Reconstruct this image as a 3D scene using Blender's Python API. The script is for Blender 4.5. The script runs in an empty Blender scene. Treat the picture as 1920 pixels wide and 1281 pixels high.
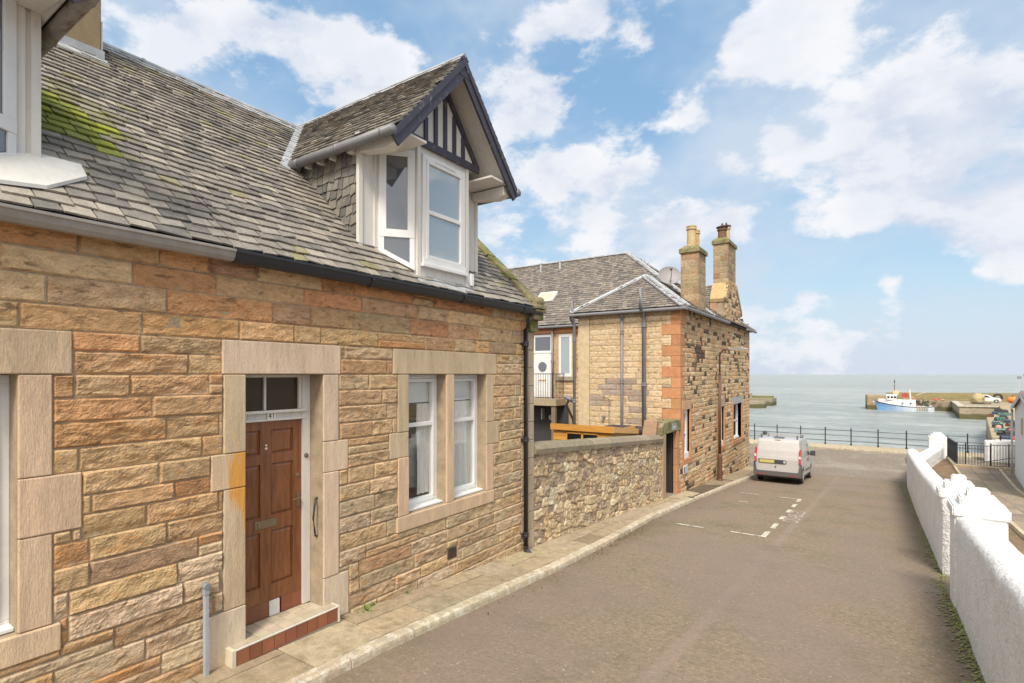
import bpy, bmesh, math, random
import numpy as np
from mathutils import Vector, Matrix, noise as mn
sc = bpy.context.scene
# ---------------------------------------------------------------- camera
YAW = math.radians(34.2)
cam = bpy.data.objects.new('camera', bpy.data.cameras.new('camera'))
sc.collection.objects.link(cam); sc.camera = cam
cam.location = (0, 0, 0); cam.rotation_euler = (math.radians(90), 0, YAW)
cam.data.sensor_width = 36; cam.data.lens = 18.75; cam.data.shift_y = 61.5/1920
cam.data.clip_start = .05; cam.data.clip_end = 30000
sc.view_settings.view_transform = 'Standard'; sc.view_settings.look = 'None'
sc.view_settings.exposure = 1.35; sc.view_settings.gamma = 1
sc.render.resolution_x = 1024; sc.render.resolution_y = 683
sc.cycles.max_bounces = 6; sc.cycles.use_denoising = True

# ---------------------------------------------------------------- sun
SUN_EL, SUN_AZ = math.radians(50), math.radians(158)      # azimuth clockwise from +Y
sd = Vector((math.cos(SUN_EL)*math.sin(SUN_AZ), math.cos(SUN_EL)*math.cos(SUN_AZ), math.sin(SUN_EL)))
sl = bpy.data.lights.new('sun', 'SUN'); sl.energy = 1.5; sl.angle = math.radians(16); sl.color = (1, .93, .83)
so = bpy.data.objects.new('sun', sl); sc.collection.objects.link(so)
so.rotation_euler = sd.to_track_quat('Z', 'Y').to_euler(); so.location = (5, -5, 20)

# ---------------------------------------------------------------- sky
def srgb(h):
    h = h.lstrip('#'); v = [int(h[i:i+2], 16)/255 for i in (0, 2, 4)]
    return tuple(((x+.055)/1.055)**2.4 if x > .04045 else x/12.92 for x in v)
W = bpy.data.worlds.new('World'); sc.world = W; W.use_nodes = True
nt = W.node_tree; nt.nodes.clear(); N = nt.nodes.new; L = nt.links.new
def mth(op, a, b=None, c=None, tree=None):
    T = tree or nt; n = T.nodes.new('ShaderNodeMath'); n.operation = op
    for i, x in enumerate((a, b, c)):
        if x is None: continue
        if isinstance(x, (int, float)): n.inputs[i].default_value = x
        else: T.links.new(x, n.inputs[i])
    return n.outputs[0]
def mrange(x, a, b, c, d, tree=None, mode='SMOOTHSTEP'):
    T = tree or nt; n = T.nodes.new('ShaderNodeMapRange'); n.interpolation_type = mode
    T.links.new(x, n.inputs[0])
    for i, v in enumerate((a, b, c, d)): n.inputs[i+1].default_value = v
    return n.outputs[0]
def mixc(f, a, b, tree=None, mode='MIX'):
    T = tree or nt; n = T.nodes.new('ShaderNodeMix'); n.data_type = 'RGBA'; n.blend_type = mode
    for s, x in ((0, f), (6, a), (7, b)):
        if isinstance(x, (int, float)): n.inputs[s].default_value = x
        elif isinstance(x, (tuple, list)): n.inputs[s].default_value = (*x[:3], 1)
        else: T.links.new(x, n.inputs[s])
    return n.outputs[2]
tc = N('ShaderNodeTexCoord')
vn = N('ShaderNodeVectorMath'); vn.operation = 'NORMALIZE'; L(tc.outputs['Generated'], vn.inputs[0])
D0 = vn.outputs[0]
sky = N('ShaderNodeTexSky'); sky.sky_type = 'NISHITA'; sky.sun_disc = False
sky.sun_elevation = SUN_EL; sky.sun_rotation = SUN_AZ
L(D0, sky.inputs[0])
def vmul(v, s):
    n = N('ShaderNodeVectorMath'); n.operation = 'MULTIPLY'; L(v, n.inputs[0]); n.inputs[1].default_value = s; return n.outputs[0]
def fbm(v, scale, detail=8, rough=.6, dist=0.):
    n = N('ShaderNodeTexNoise'); L(v, n.inputs['Vector']); n.inputs['Scale'].default_value = scale
    n.inputs['Detail'].default_value = detail; n.inputs['Roughness'].default_value = rough
    n.inputs['Distortion'].default_value = dist; return n
flat = vmul(D0, (1, 1, 1.7))
# gentle warp of the direction, then cloud banks by azimuth / elevation / angular radius
wn = fbm(flat, 5, 4, .6)
wv = N('ShaderNodeVectorMath'); wv.operation = 'MULTIPLY_ADD'; L(wn.outputs['Color'], wv.inputs[0])
wv.inputs[1].default_value = (.07, .07, .07); L(D0, wv.inputs[2])
off = N('ShaderNodeVectorMath'); off.operation = 'ADD'; L(wv.outputs[0], off.inputs[0]); off.inputs[1].default_value = (-.035, -.035, -.035)
BANKS = [(-57.9,30.4,3.4,1.0),(-51.9,28.9,3.8,1.0),(-63.4,30.4,3.0,0.9),(-46.6,26.5,4.0,0.9),(-54,24,4,.8),(-66.4,27.4,2.6,0.4),(-31.9,26.5,3.4,1.0),(-34.2,21.4,4.4,0.9),
 (-28.5,18.0,4.3,0.75),(-35.9,13.7,4,0.7),(-20.7,21.0,2.0,0.8),(-24,20,2,.7),(-31.9,33.1,2.6,0.8),(-27,33.5,2.6,.8),(-21.4,33.8,3.3,0.8),(-10.5,29.3,3.4,0.9),(-3.7,29.3,3.9,0.9),(-15.9,25.0,2.6,0.8),
 (2.3,21.2,4.7,1.0),(6.5,22.3,4.8,1.0),(0.4,16.0,4.1,1.0),(7.5,14.0,4.5,0.9),(-6.7,19.1,3.0,0.9),(-12.4,20.1,2.0,0.7),(-11.4,15.0,2.8,0.8),
 (-5.8,14.4,2.2,0.7),(-17.0,14.0,3.4,0.9),(1.2,7.9,1.7,0.6),(-5.5,7.5,1.6,0.7),(9.1,8.6,2.3,0.8),(8.4,4.3,1.7,0.5),(-2.8,3.4,2.6,0.45),(-24.2,12.0,5.5,0.6),(-12,3,3,.35),(4,5.2,2.5,-.5),(-1,5.5,2,-.4),(-8,10,3,-.4)]
acc = None
for az, el, r, w in BANKS:
    a, e = math.radians(az), math.radians(el)
    d = N('ShaderNodeVectorMath'); d.operation = 'DISTANCE'; L(off.outputs[0], d.inputs[0])
    d.inputs[1].default_value = (math.cos(e)*math.sin(a), math.cos(e)*math.cos(a), math.sin(e))
    m = mrange(d.outputs['Value'], 0, math.radians(r)*1.55, w, 0)
    acc = m if acc is None else mth('ADD', acc, m)
acc = mth('MINIMUM', acc, .80)
sep = N('ShaderNodeSeparateXYZ'); L(D0, sep.inputs[0])
back = mrange(sep.outputs[1], .25, -.3, 0, .75)          # broken cloud behind the viewer too, added to brighten reflections
acc = mth('ADD', acc, back)
fine = fbm(flat, 6.6, 12, .61, 0)
dens = mth('ADD', acc, mth('MULTIPLY', mth('SUBTRACT', fine.outputs['Fac'], .50), 3.9))
alpha = mrange(dens, .15, .70, 0, 1)
haze_low = mrange(sep.outputs[2], -.02, .30, 1, 0)
alpha = mth('MULTIPLY', alpha, mrange(sep.outputs[2], 0., .12, .7, 1))
shade_n = fbm(flat, 4.2, 5, .5)
shade = mrange(mth('ADD', mth('MULTIPLY', shade_n.outputs['Fac'], .9), mth('MULTIPLY', dens, .12)), .44, .64, 0, 1)
cloudc = mixc(shade, (.485, .495, .52), (.335, .375, .455))
cloudc = mixc(mrange(fine.outputs['Fac'], .46, .60, 0, .6), cloudc, (.53, .535, .545))
bluec = mixc(1.0, sky.outputs[0], (.075, .10, .092), mode='MULTIPLY')
bluec = mixc(.62, bluec, mixc(mrange(sep.outputs[2], 0, .5, 0, 1), (.30, .37, .46), (.185, .30, .46)))
veil = fbm(flat, 2.3, 5, .55)
bluec = mixc(mrange(veil.outputs['Fac'], .36, .62, 0, .82), bluec, (.36, .41, .475))
bluec = mixc(mth('MULTIPLY', haze_low, mth('MULTIPLY', haze_low, .95)), bluec, (.37, .40, .47))
final = mixc(alpha, bluec, cloudc)
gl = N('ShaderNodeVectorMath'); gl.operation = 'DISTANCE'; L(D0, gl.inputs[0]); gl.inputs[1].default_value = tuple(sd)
glow = mrange(gl.outputs['Value'], .1, 1.05, 1, 0)         # unseen bright glow added round the sun, behind the viewer, as soft fill light
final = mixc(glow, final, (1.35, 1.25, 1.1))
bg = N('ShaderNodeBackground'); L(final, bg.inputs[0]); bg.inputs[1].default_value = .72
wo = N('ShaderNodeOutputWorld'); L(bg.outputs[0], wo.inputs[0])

# ---------------------------------------------------------------- helpers
rnd = random.Random(7)
GY = [-30, 0, 2.8, 4, 8.5, 16.1, 18, 30, 34, 900]; GZ = [-2.8, -2.84, -2.9, -2.94, -3.28, -3.83, -3.98, -4.80, -4.86, -4.86]
def G(y): return float(np.interp(y, GY, GZ))
ROADD = .09
SEA = -7.9
def tag(o, label=None, cat=None, group=None, kind=None):
    if label: o['label'] = label
    if cat: o['category'] = cat
    if group: o['group'] = group
    if kind: o['kind'] = kind
    return o
def thing(name, loc, label, cat, group=None, rz=0, rx=0, local=False):
    o = bpy.data.objects.new(name, None); sc.collection.objects.link(o)
    o.location = loc; o.rotation_euler = (rx, 0, rz); o.empty_display_size = .2
    o['local'] = 1 if local else 0
    return tag(o, label, cat, group)
def offset_of(p):
    """world-space builds: bring the children of an Empty back to world coordinates"""
    if p is None or p.get('local'): return Matrix.Identity(4)
    return Matrix.Translation(-p.location) if p.type == 'EMPTY' else Matrix.Identity(4)
class MB:
    def __init__(s): s.v = []; s.f = []; s.c = []; s.xf = None
    def add(s, vs, fs, col=(.5, .5, .5)):
        b = len(s.v)
        if s.xf is not None: vs = [tuple(s.xf @ Vector(p)) for p in vs]
        s.v.extend(vs); s.f.extend([tuple(i+b for i in f) for f in fs])
        if isinstance(col, list): s.c.extend(col)
        else: s.c.extend([col]*len(fs))
        return s
    def box(s, x0, x1, y0, y1, z0, z1, col=(.5, .5, .5)):
        return s.add([(x0,y0,z0),(x1,y0,z0),(x1,y1,z0),(x0,y1,z0),(x0,y0,z1),(x1,y0,z1),(x1,y1,z1),(x0,y1,z1)],
              [(3,2,1,0),(4,5,6,7),(0,1,5,4),(1,2,6,5),(2,3,7,6),(3,0,4,7)], col)
    def frame(s, o, a, b, n, p0, p1, q0, q1, t0, t1, col=(.5,.5,.5)):
        """box in a local frame: o + a*p + b*q + n*t"""
        vs = []
        for t in (t0, t1):
            for p, q in ((p0,q0),(p1,q0),(p1,q1),(p0,q1)): vs.append(tuple(o + a*p + b*q + n*t))
        return s.add(vs, [(3,2,1,0),(4,5,6,7),(0,1,5,4),(1,2,6,5),(2,3,7,6),(3,0,4,7)], col)
    def prism(s, pts, d, col=(.5,.5,.5)):
        """planar polygon extruded by vector d"""
        n = len(pts); d = Vector(d); P = [Vector(p) for p in pts]
        vs = [tuple(p) for p in P]+[tuple(p+d) for p in P]
        fs = [tuple(range(n-1, -1, -1)), tuple(range(n, 2*n))]+[(i, (i+1) % n, n+(i+1) % n, n+i) for i in range(n)]
        return s.add(vs, fs, col)
    def tube(s, pts, r, n=10, col=(.5,.5,.5), cap=True):
        pts = [Vector(p) for p in pts]; rr = r if isinstance(r, (list, tuple)) else [r]*len(pts)
        vs = []; fs = []
        up = Vector((0, 0, 1))
        for i, p in enumerate(pts):
            t = (pts[min(i+1, len(pts)-1)]-pts[max(i-1, 0)]).normalized()
            a = t.cross(up)
            if a.length < .05: a = t.cross(Vector((1, 0, 0)))
            a.normalize(); b = t.cross(a).normalized()
            for k in range(n):
                w = 2*math.pi*k/n; vs.append(tuple(p+(a*math.cos(w)+b*math.sin(w))*rr[i]))
        for i in range(len(pts)-1):
            for k in range(n): fs.append((i*n+k, (i+1)*n+k, (i+1)*n+(k+1) % n, i*n+(k+1) % n))
        if cap: fs.append(tuple(range(n))); fs.append(tuple(range(len(pts)*n-1, (len(pts)-1)*n-1, -1)))
        return s.add(vs, fs, col)
    def lathe(s, c, prof, n=16, col=(.5,.5,.5), axis='z'):
        vs = []; fs = []; c = Vector(c)
        for r, h in prof:
            for k in range(n):
                w = 2*math.pi*k/n; x, y = r*math.cos(w), r*math.sin(w)
                vs.append(tuple(c+(Vector((x, y, h)) if axis == 'z' else Vector((h, x, y)) if axis == 'x' else Vector((x, h, y)))))
        for i in range(len(prof)-1):
            for k in range(n): fs.append((i*n+k, i*n+(k+1) % n, (i+1)*n+(k+1) % n, (i+1)*n+k))
        fs.append(tuple(range(n-1, -1, -1))); fs.append(tuple(range((len(prof)-1)*n, len(prof)*n)))
        return s.add(vs, fs, col)
    def sphere(s, c, r, n=10, m=7, col=(.5,.5,.5), sq=(1,1,1)):
        vs = []; fs = []
        for i in range(m+1):
            a = math.pi*i/m
            for k in range(n):
                w = 2*math.pi*k/n; vs.append((c[0]+r*sq[0]*math.sin(a)*math.cos(w), c[1]+r*sq[1]*math.sin(a)*math.sin(w), c[2]+r*sq[2]*math.cos(a)))
        for i in range(m):
            for k in range(n): fs.append((i*n+k, (i+1)*n+k, (i+1)*n+(k+1) % n, i*n+(k+1) % n))
        return s.add(vs, fs, col)
    def build(s, name, mat, parent=None, smooth=False, bevel=0, seg=2, label=None):
        me = bpy.data.meshes.new(name); me.from_pydata([tuple(p) for p in s.v], [], s.f)
        at = me.color_attributes.new('Col', 'FLOAT_COLOR', 'CORNER')
        cols = np.ones((len(me.loops), 4), dtype=np.float32); i = 0
        for f, c in zip(s.f, s.c): cols[i:i+len(f), :3] = c[:3]; i += len(f)
        at.data.foreach_set('color', cols.ravel())
        if smooth: me.polygons.foreach_set('use_smooth', [True]*len(me.polygons))
        me.materials.append(mat); me.update()
        o = bpy.data.objects.new(name, me); sc.collection.objects.link(o)
        if parent is not None:
            o.parent = parent; o.matrix_parent_inverse = offset_of(parent)
        if bevel:
            b = o.modifiers.new('bevel', 'BEVEL'); b.width = bevel; b.segments = seg; b.limit_method = 'ANGLE'; b.angle_limit = math.radians(35)
        if label: o['label'] = label
        return o
def gridmesh(P, nx, ny, name, mat, cols=None, parent=None, smooth=True, closed=False):
    """P: (ny*nx,3) array of points; cols (ny*nx,3) point colours"""
    me = bpy.data.meshes.new(name)
    idx = np.arange(nx*ny).reshape(ny, nx)
    q = np.stack([idx[:-1, :-1], idx[:-1, 1:], idx[1:, 1:], idx[1:, :-1]], -1).reshape(-1, 4)
    me.from_pydata(P.tolist(), [], q.tolist())
    at = me.color_attributes.new('Col', 'FLOAT_COLOR', 'POINT')
    c = np.ones((nx*ny, 4), dtype=np.float32); c[:, :3] = .5 if cols is None else cols
    at.data.foreach_set('color', c.ravel())
    me.polygons.foreach_set('use_smooth', [smooth]*len(me.polygons))
    me.materials.append(mat); me.update()
    o = bpy.data.objects.new(name, me); sc.collection.objects.link(o)
    if parent is not None: o.parent = parent; o.matrix_parent_inverse = offset_of(parent)
    return o
def vary(c, a=.08, r=rnd):
    k = 1+r.uniform(-a, a); return tuple(max(0, x*k*(1+r.uniform(-a*.3, a*.3))) for x in c)
def lerp(a, b, t): return tuple(x+(y-x)*t for x, y in zip(a, b))

# ---------------------------------------------------------------- materials
def mat(name, col=None, rough=.8, var=.15, scale=8, bump=.3, bscale=40, bdist=.01, stretch=(1,1,1), stain=None, stain_scale=2., stain_r=(.5,.7), stain_f=.6,
        metal=0, spec=.5, fine=0, coat=0, extra=None):
    m = bpy.data.materials.new(name); m.use_nodes = True; T = m.node_tree; b = T.nodes['Principled BSDF']
    def n(t): return T.nodes.new(t)
    co = n('ShaderNodeTexCoord'); mp = n('ShaderNodeMapping'); T.links.new(co.outputs['Object'], mp.inputs[0])
    mp.inputs['Scale'].default_value = stretch
    if col is None:
        a = n('ShaderNodeAttribute'); a.attribute_name = 'Col'; base = a.outputs['Color']
    else:
        a = n('ShaderNodeRGB'); a.outputs[0].default_value = (*col, 1); base = a.outputs[0]
    def ns(sc_, det=6, ro=.6, src=None, dist=0):
        k = n('ShaderNodeTexNoise'); T.links.new(src or mp.outputs[0], k.inputs[0]); k.inputs['Scale'].default_value = sc_
        k.inputs['Detail'].default_value = det; k.inputs['Roughness'].default_value = ro; k.inputs['Distortion'].default_value = dist; return k.outputs['Fac']
    if stain is not None:
        base = mixc(mrange(ns(stain_scale, 7, .65, dist=.4), *stain_r, 0, stain_f, T), base, stain, T)
    if var:
        g = mrange(ns(scale), .3, .7, 1-var, 1+var, T, 'LINEAR')
        c = n('ShaderNodeCombineXYZ'); [T.links.new(g, c.inputs[i]) for i in range(3)]
        base = mixc(1.0, base, c.outputs[0], T, 'MULTIPLY')
    if fine:
        g = mrange(ns(bscale*2.2, 2, .5), .32, .68, 1-fine, 1+fine, T, 'LINEAR')
        c = n('ShaderNodeCombineXYZ'); [T.links.new(g, c.inputs[i]) for i in range(3)]
        base = mixc(1.0, base, c.outputs[0], T, 'MULTIPLY')
    if extra: base = extra(T, co, base, ns)
    T.links.new(base, b.inputs['Base Color'])
    b.inputs['Roughness'].default_value = rough; b.inputs['Metallic'].default_value = metal
    b.inputs['Specular IOR Level'].default_value = spec; b.inputs['Coat Weight'].default_value = coat
    if bump:
        h = mth('ADD', mth('MULTIPLY', ns(bscale, 6, .6), .6, tree=T), ns(bscale*.25, 4, .55), tree=T)
        bn = n('ShaderNodeBump'); bn.inputs['Strength'].default_value = bump; bn.inputs['Distance'].default_value = bdist
        T.links.new(h, bn.inputs['Height']); T.links.new(bn.outputs[0], b.inputs['Normal'])
    return m
# ---------------------------------------------------------------- shared materials
def weathered(T, co, base, ns):
    base = mixc(mrange(ns(1.1, 6, .6, dist=.5), .52, .68, 0, .35, T), base, (.43, .285, .155), T)
    base = mixc(mrange(ns(2.7, 8, .62, dist=.8), .53, .68, 0, .34, T), base, (.62, .455, .29), T)
    base = mixc(mrange(ns(3.9, 8, .66, dist=1.2), .53, .68, 0, .55, T), base, (.52, .245, .085), T)
    base = mixc(mrange(ns(6.5, 8, .7, dist=.6), .535, .66, 0, .75, T), base, (.15, .085, .046), T)
    return base
def streaked(T, co, base, ns):
    base = mixc(mrange(ns(2.1, 7, .6, dist=.5), .54, .72, 0, .5, T), base, (.60, .50, .37), T)
    base = mixc(mrange(ns(1.3, 7, .7, dist=1.), .62, .74, 0, .55, T), base, (.50, .30, .11), T)
    return mixc(mrange(ns(4.5, 8, .7, dist=.6), .60, .72, 0, .45, T), base, (.17, .14, .085), T)
M = {}
M['ashlar'] = mat('ashlar', None, .92, .26, 9, .75, 30, .016, (1, 1, 2.2), fine=.16, spec=.25, extra=weathered)
M['dressed'] = mat('dressed', None, .9, .16, 4, .6, 40, .010, (1, 2.2, .45), fine=.12, spec=.25, extra=streaked)
def orange_run(T, co, base, ns):
    base = streaked(T, co, base, ns)
    s = T.nodes.new('ShaderNodeSeparateXYZ'); T.links.new(co.outputs['Object'], s.inputs[0])
    e = mth('ADD', mrange(s.outputs[1], 2.74, 3.02, 0, .55, T, 'LINEAR'), mrange(s.outputs[2], -1.9, -1.1, -.35, 0, T, 'LINEAR'), tree=T)
    return mixc(mrange(mth('ADD', e, mth('MULTIPLY', ns(4, 6, .6), .9, tree=T), tree=T), .62, .84, 0, .9, T), base, (.62, .29, .05), T)
M['stained'] = mat('stained', None, .9, .16, 4, .6, 40, .010, (1, 2.2, .45), fine=.12, spec=.25, extra=orange_run)
M['mortar'] = mat('mortar', (.36, .285, .195), .95, .2, 6, .5, 50, .008, fine=.15, spec=.2)
M['slate'] = mat('slate', None, .72, .20, 9, .5, 45, .006, (1, 1, 1), stain=(.30, .28, .20), stain_scale=3.5, stain_r=(.5, .8), stain_f=.45, fine=.18, spec=.35)
def moss_patch(T, co, base, ns):
    d = T.nodes.new('ShaderNodeVectorMath'); d.operation = 'DISTANCE'; T.links.new(co.outputs['Object'], d.inputs[0]); d.inputs[1].default_value = (-6.62, 1.86, 2.52)
    f = mth('ADD', d.outputs['Value'], mth('MULTIPLY', mth('SUBTRACT', ns(4.5), .5, tree=T), 1.5, tree=T), tree=T)
    f = mrange(f, .30, .55, .45, 0, T)
    g = mixc(mrange(ns(13), .4, .6, 0, 1, T), (.24, .27, .015), (.13, .14, .012), T)
    base = mixc(f, base, g, T)
    s = mrange(ns(2.3), .60, .72, 0, .18, T)
    return mixc(s, base, (.19, .19, .085), T)
M['main_slate'] = mat('main_slate', None, .72, .20, 9, .5, 45, .006, (1, 1, 1), stain=(.33, .295, .25), stain_scale=6, stain_r=(.52, .72), stain_f=.5, fine=.24, spec=.35, extra=moss_patch)
M['deck'] = mat('deck', (.035, .032, .03), .9, .1)
M['white'] = mat('white', (.74, .735, .72), .42, .05, 3, .03, 30, .002, spec=.45)
M['oldwhite'] = mat('oldwhite', (.66, .63, .58), .6, .07, 4, .12, 30, .003, (3, 3, .6), stain=(.36, .31, .25), stain_scale=5, stain_r=(.6, .8), stain_f=.4)
M['lead'] = mat('lead', (.40, .41, .42), .55, .16, 5, .1, 20, .004, stain=(.6, .6, .6), stain_scale=5, stain_f=.5, metal=.25)
M['blackiron'] = mat('blackiron', (.022, .023, .028), .38, .15, 6, .1, 30, .002)
M['greyiron'] = mat('greyiron', (.19, .19, .20), .5, .12, 6, .1, 30, .002)
M['palegutter'] = mat('palegutter', (.30, .278, .255), .5, .12, 6, .1, 30, .002, stain=(.2, .17, .13), stain_scale=3, stain_f=.4)
M['oldgutter'] = mat('oldgutter', (.28, .25, .22), .6, .12, 6, .2, 30, .003, stain=(.14, .07, .035), stain_scale=4, stain_r=(.5, .62), stain_f=.8)
M['darkpaint'] = mat('darkpaint', (.050, .044, .062), .5, .15, 8, .3, 30, .004, (1, 1, 1), stain=(.30, .26, .25), stain_scale=9, stain_r=(.60, .66), stain_f=.55)
M['wood'] = mat('wood', (.22, .083, .029), .36, .25, 4, .15, 30, .003, (6, 6, .7), stain=(.10, .030, .011), stain_scale=5, stain_r=(.45, .7), stain_f=.6, coat=.25)
M['brass'] = mat('brass', (.30, .24, .15), .4, .1, metal=.8)
M['steel'] = mat('steel', (.35, .35, .36), .35, .1, metal=.8)
M['tile'] = mat('tile', None, .45, .14, 5, .15, 40, .003, stain=(.40, .34, .24), stain_scale=5, stain_r=(.6, .8), stain_f=.35)
M['moss_stone'] = mat('moss_stone', (.26, .22, .13), .95, .2, 5, .8, 30, .015, stain=(.12, .13, .03), stain_scale=4, stain_r=(.42, .6), stain_f=.8, fine=.15, spec=.2)
M['render'] = mat('render', (.27, .205, .125), .95, .12, 3, .4, 50, .008, (1, 1, .6), stain=(.15, .12, .085), stain_scale=1.6, stain_f=.6, fine=.1, spec=.2)
M['inside'] = mat('inside', (.09, .085, .08), .9, .1)
M['cloth'] = mat('cloth', (.60, .60, .57), .9, .05, 6, .1)
M['plain'] = mat('plain', None, .6, .08, 6, .08, 30, .003)
M['rough'] = mat('rough', None, .9, .16, 6, .5, 30, .01, fine=.12)
def glass_mat(name, tint, dark, opaque):
    m = bpy.data.materials.new(name); m.use_nodes = True; T = m.node_tree; T.nodes.clear()
    o = T.nodes.new('ShaderNodeOutputMaterial'); g = T.nodes.new('ShaderNodeBsdfGlossy'); g.inputs['Roughness'].default_value = .02
    g.inputs['Color'].default_value = (*tint, 1)
    fr = T.nodes.new('ShaderNodeLayerWeight'); fr.inputs[0].default_value = .5; pw = mth('POWER', fr.outputs['Facing'], 3.2, tree=T)
    nz = T.nodes.new('ShaderNodeTexNoise'); nz.inputs['Scale'].default_value = 1.3; bp = T.nodes.new('ShaderNodeBump'); bp.inputs['Strength'].default_value = .06
    T.links.new(nz.outputs[0], bp.inputs['Height']); T.links.new(bp.outputs[0], g.inputs['Normal'])
    k = mth('ADD', mth('MULTIPLY', pw, .85, tree=T), dark+.03, tree=T)
    mx = T.nodes.new('ShaderNodeMixShader'); T.links.new(k, mx.inputs[0])
    if opaque is None: b = T.nodes.new('ShaderNodeBsdfTransparent')
    else: b = T.nodes.new('ShaderNodeBsdfDiffuse'); b.inputs[0].default_value = (*opaque, 1)
    T.links.new(b.outputs[0], mx.inputs[1]); T.links.new(g.outputs[0], mx.inputs[2]); T.links.new(mx.outputs[0], o.inputs[0])
    return m
M['glass'] = glass_mat('glass', (.9, .93, .95), .02, None)
M['dimglass'] = glass_mat('dimglass', (.85, .9, .95), .12, (.10, .105, .115))
M['paleglass'] = glass_mat('paleglass', (.9, .94, .96), .2, (.30, .33, .33))
M['brownglass'] = glass_mat('brownglass', (.50, .40, .33), .03, (.05, .035, .025))
M['blackglass'] = glass_mat('blackglass', (.8, .85, .9), .04, (.012, .012, .014))

# ---------------------------------------------------------------- masonry tools
def sub_rects(rects, hole):
    out = []
    for (a, b, c, d) in rects:
        h0, h1, g0, g1 = hole
        if h1 <= a or h0 >= b or g1 <= c or g0 >= d: out.append((a, b, c, d)); continue
        if h0 > a: out.append((a, h0, c, d))
        if h1 < b: out.append((h1, b, c, d))
        m0, m1 = max(a, h0), min(b, h1)
        if g0 > c: out.append((m0, m1, c, g0))
        if g1 < d: out.append((m0, m1, g1, d))
    return out
def rockblock(mb, o, a, b, n, p0, p1, q0, q1, col, relief=.035, res=.022, g=.005, seed=0., rugged=1.):
    p0 += g; p1 -= g; q0 += g; q1 -= g
    nx = max(3, int((p1-p0)/res)+1); ny = max(3, int((q1-q0)/res)+1)
    vs = []; tilt = rnd.uniform(-.4, .4)*relief; tiltq = rnd.uniform(-.1, .7)*relief; base = relief*rnd.uniform(.35, 1.15); rugged *= rnd.uniform(.35, 1.3)
    for j in range(ny+1):
        fq = j/ny; q = q0+(q1-q0)*fq
        for i in range(nx+1):
            fp = i/nx; p = p0+(p1-p0)*fp
            e = min(p-p0, p1-p, (q-q0), (q1-q))
            k = max(0., min(1., e/.015+.04*mn.noise(Vector((p*30, q*30, seed)))))
            w = Vector((p*5.5+seed, q*9, seed*1.7))
            r = mn.noise(w)*.55+mn.noise(w*2.3)*.33+abs(mn.noise(w*4.1))*.25
            led = mn.noise(Vector((p*2.2+seed, q*17+mn.noise(w)*1.5, seed)))     # bedding ledges
            f4 = mn.noise(w*9)*.16+mn.noise(w*17)*.09
            tr = (r+led*.8)*3.2; fl = math.floor(tr); ter = (fl+min(1., max(0., (tr-fl-.35)/.3)))/3.2
            h = (base*.7+tilt*(fp-.5)+tiltq*(fq-.5)+relief*rugged*(r*.34+ter*.36+f4*.7))*(k**.8)
            wob = .003*mn.noise(w*3)
            vs.append(tuple(o+a*(p+wob)+b*(q+wob)+n*max(h, -.004)))
    fs = []
    for j in range(ny):
        for i in range(nx):
            s0 = j*(nx+1)+i; fs.append((s0, s0+1, s0+nx+2, s0+nx+1))
    # skirts
    B = len(vs)
    ring = [(i, 0) for i in range(nx)]+[(nx, j) for j in range(ny)]+[(i, ny) for i in range(nx, 0, -1)]+[(0, j) for j in range(ny, 0, -1)]
    for (i, j) in ring:
        vs.append(tuple(o+a*(p0+(p1-p0)*i/nx)+b*(q0+(q1-q0)*j/ny)-n*.03))
    R = len(ring)
    for k in range(R):
        i, j = ring[k]; i2, j2 = ring[(k+1) % R]
        fs.append((j*(nx+1)+i, B+k, B+(k+1) % R, j2*(nx+1)+i2))
    mb.add(vs, fs, col)
def masonry(mb_for, o, a, b, n, P0, P1, levels, holes, colf, lens=(.3, .8), relief=.035, res=.022, g=.005, rugged=1., split=.05):
    """coursed blocks; mb_for(p,q) says which mesh a block joins"""
    for k in range(len(levels)-1):
        q1, q0 = levels[k], levels[k+1]
        p = P0-rnd.uniform(0, lens[1])
        while p < P1:
            w = rnd.uniform(*lens); nxt = p+w
            if P1-nxt < lens[0]*.6: nxt = P1
            A, B = max(p, P0), min(nxt, P1); p = nxt
            if B-A < .05: continue
            rs = [(A, B, q0, q1)]
            if rnd.random() < split: m = (q0+q1)/2; rs = [(A, B, q0, m), (A, B, m, q1)]
            for h in holes: rs = sub_rects(rs, h)
            for r in rs:
                if r[1]-r[0] < .035 or r[3]-r[2] < .035: continue
                pc, qc = (r[0]+r[1])/2, (r[2]+r[3])/2
                mb = mb_for(pc, qc)
                if mb is None: continue
                rockblock(mb, o, a, b, n, *r, colf(pc, qc), relief, res, g, rnd.uniform(0, 90), rugged)
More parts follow.
